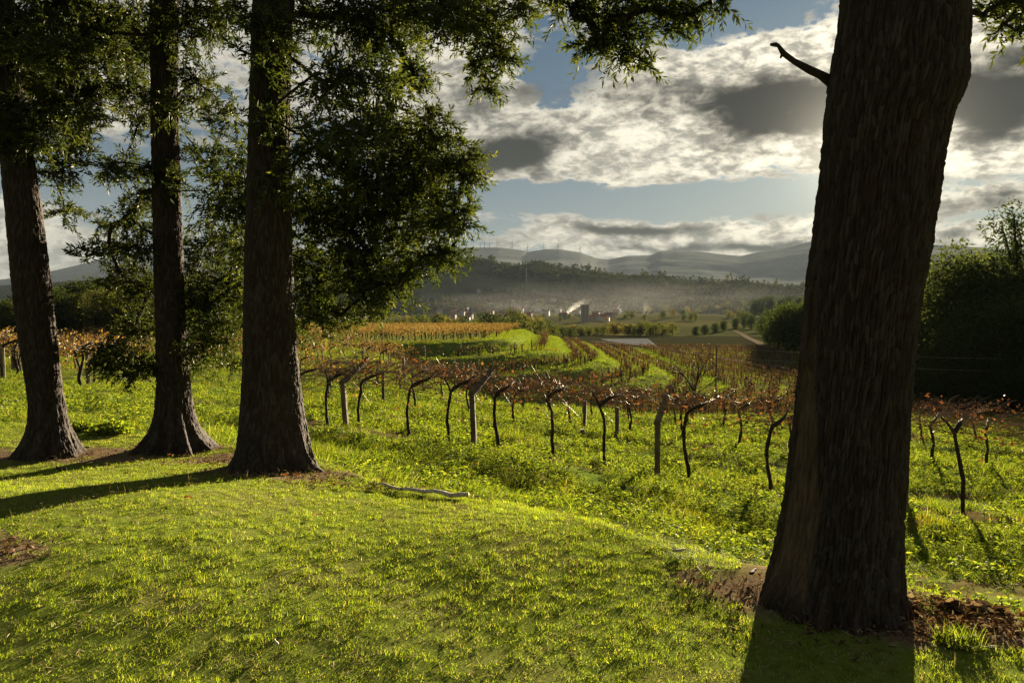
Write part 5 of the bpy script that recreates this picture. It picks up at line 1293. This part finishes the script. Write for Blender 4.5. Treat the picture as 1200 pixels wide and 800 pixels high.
# leaf litter and bark chips by the near tree
M_LITTER = mat_leaf('dead_leaf', [(0, (.04, .02, .012)), (.5, (.10, .055, .03)), (.85, (.18, .11, .065)), (1, (.28, .22, .15))], trans=.2, gloss=.0)
def litter(name, pts, smin, smax, seed):
    r = np.random.default_rng(seed); n = len(pts); d = unit(np.c_[r.normal(size=(n, 2)), r.normal(size=n) * .35]); mb = MB()
    mb.leaves(np.c_[pts, ground_rel(pts[:, 0], pts[:, 1]) + EYE + r.uniform(.004, .03, n)], d, unit(np.array([0, 0, 1.]) + r.normal(size=(n, 3)) * .45), r.uniform(smin, smax, n), r.uniform(smin, smax, n) * .45, .3)
    tag(link(name, mb.mesh(name, M_LITTER)), kind='stuff')
lp = []
for n_, (u, v, n, sx_, sy_) in enumerate([(985, 712, 300, .55, .32), (1130, 735, 1100, .45, .13), (860, 690, 110, .25, .14), (318, 556, 420, .55, .22), (270, 540, 300, .5, .25), (205, 527, 300, .5, .25), (60, 535, 300, .6, .25), (-12, 645, 260, .2, .17), (420, 570, 260, .7, .12), (1100, 700, 260, .5, .15)]):
    p = hit(u, v); lp.append(np.c_[p[0] + r.normal(size=n) * sx_ * .8, p[1] + r.normal(size=n) * sy_ * .8])
litter('leaf_litter', np.concatenate(lp), .015, .055, 1)
p = hit(1128, 712); lp = np.c_[p[0] + r.normal(size=160) * .25, p[1] + r.normal(size=160) * .06]; litter('raked_leaves', lp, .05, .12, 2)
P2 = field(lambda d: .5, 6, 30, 17); P2 = P2[(lawn_val(P2[:, 0], P2[:, 1]) > .3)]; litter('scattered_dead_leaves', P2, .04, .09, 3)

# single fallen leaves on the lawn, a pale branch, bits of bark, a leafy clump
M_ORANGE = mat_leaf('orange_leaf', [(0, (.4, .10, .02)), (.5, (.5, .2, .03)), (1, (.55, .35, .08))], trans=.3, gloss=.05, obj_var=.1)
for n, (u, v, s_, lb) in enumerate([(215, 589, .07, 'red fallen leaf on the shadow edge of the lawn'), (373, 608, .06, 'small orange fallen leaf in the middle of the lawn'), (332, 562, .07, 'red fallen leaf at the foot of the third big tree'), (345, 561, .05, 'small red leaf right of the third big tree base'), (199, 537, .05, 'orange fallen leaf below the second tree'), (390, 571, .05, 'rust leaf by the root right of the third tree')]):
    mb = MB(); r1 = np.random.default_rng(900 + n); a = r1.uniform(0, 6.28); d = np.array([[math.cos(a), math.sin(a), .25], [math.cos(a + .8), math.sin(a + .8), .35], [math.cos(a - .8), math.sin(a - .8), .3]])
    mb.leaves(np.zeros((3, 3)), unit(d), np.tile([0, 0, 1.], (3, 1)), [s_, s_ * .7, s_ * .7], s_ * .5, .15, [.2, .4, .3]); p = hit(u, v); p[2] += .035
    tag(link('fallen_leaf', mb.mesh('fallen_leaf', M_ORANGE), None, p), lb, 'leaf', 'single fallen leaves on the lawn')
M_PALE = mat_simple('weathered_wood', (.30, .25, .19), (.55, .48, .38), 25, bump=.5, stretch=(1, 1, 1))
a, b = hit(440, 571.5), hit(549, 586); mb = MB(); t = np.linspace(0, 1, 12)[:, None]; P_ = a + (b - a) * t; P_[:, 2] = ground_rel(P_[:, 0], P_[:, 1]) + EYE + .035 + .010 * np.sin(np.arange(12) * 1.9); P_[:, 1] += .02 * np.sin(np.arange(12) * 1.3)
root = P_[5].copy(); mb.tube(P_ - root, np.array([.006, .010, .012, .014, .013, .016, .017, .016, .018, .019, .02, .017]), 9)
tag(link('fallen_branch', mb.mesh('fallen_branch', M_PALE, True), None, root), 'pale fallen branch lying along the lawn edge', 'branch')
M_CHIP = mat_simple('bark_chip', (.03, .02, .014), (.07, .05, .035), 30, bump=.4)
for n, (u, v, L, lb) in enumerate([(72, 553, .16, 'curled piece of bark on the lawn below the leftmost tree'), (214, 535, .07, 'small dark chip of wood below the second tree'), (324, 760, .06, 'pale folded leaf scrap in the near grass'), (796, 650, .09, 'broken pale twig at the lawn edge'), (882, 676, .10, 'curved piece of bark on bare soil left of the huge tree'), (102, 527, .08, 'bark lump between the two left trees')]):
    p = hit(u, v); p[2] += .03; r1 = np.random.default_rng(50 + n); k_ = 6; ss_ = np.linspace(-.5, .5, k_); c = np.stack([ss_ * L, .12 * L * np.sin(ss_ * 4), .25 * L * (ss_ ** 2)], 1)
    mb = MB(); mb.tube(c, L * .11 * np.array([.5, .9, 1, .95, .8, .4]), 7)
    tag(link('wood_scrap', mb.mesh('wood_scrap', M_PALE if n in (2, 3) else M_CHIP, True), None, p, r1.uniform(0, 3)), lb, 'wood scrap')
def clump(u, v, R, n, lb, seed):
    p = hit(u, v); r1 = np.random.default_rng(seed); mb = MB(); o_ = unit(r1.normal(size=(n, 3))) * (r1.random(n) ** .5)[:, None] * [R, R * .8, R * .55]; o_[:, 2] = np.abs(o_[:, 2])
    d = unit(o_ * 2 / R + r1.normal(size=(n, 3)) * .6); up = unit(np.array([0, 0, 1.]) + r1.normal(size=(n, 3)) * .4)
    mb.leaves(o_, d, unit(np.cross(np.cross(d, up), d) + 1e-6), r1.uniform(.04, .07, n), r1.uniform(.03, .05, n), .2)
    for k_ in range(14): e_ = o_[k_]; mb.tube([[e_[0] * .2, e_[1] * .2, -.03], e_ * .6, e_], [.006, .004, .002], 3, .1, cap=False)
    tag(link('weed_clump', mb.mesh('weed_clump', M_WEED), None, p), lb, 'plant', 'rounded weed clumps')
clump(131, 508, .27, 700, 'rounded bright weed clump between the leftmost and second trees', 3)
clump(95, 505, .2, 420, 'smaller weed clump just right of the leftmost trunk', 4)
clump(24, 482, .2, 300, 'weed clump left of the leftmost trunk', 5)
# long grass tufts at the edge of the lawn
def tuft(u, off, R, h, lb, seed):
    ed = float(edge_d(np.array([u]))[0]) + off; x = (u - 600) / F_PX * ed; p = (x, ed, gz(x, ed)); me_ = blades('grass_tuft', seed, 240, R, h, .007, 1.0, M_MEADOW, dry=.08); o = link('grass_tuft', me_, None, p); tag(o, lb, 'grass tuft', 'big grass tufts')
tuft(452, 1.3, .22, .22, 'round bright grass tuft right of the third big tree', 11); tuft(472, 2.0, .25, .24, 'second grass tuft behind the round bright one', 12); tuft(700, 1.6, .22, .26, 'long grass tuft at the middle of the lawn edge', 13)
tuft(742, 1.5, .25, .28, 'tall pale grass tuft left of the huge tree, at the lawn edge', 14); tuft(775, 1.5, .2, .24, 'grass tuft beside the tall pale one', 15); tuft(1138, -.62, .1, .12, 'dark grass tuft below the leaf pile', 16); tuft(428, 1.0, .2, .16, 'low grass tuft nearest the third tree root', 17)
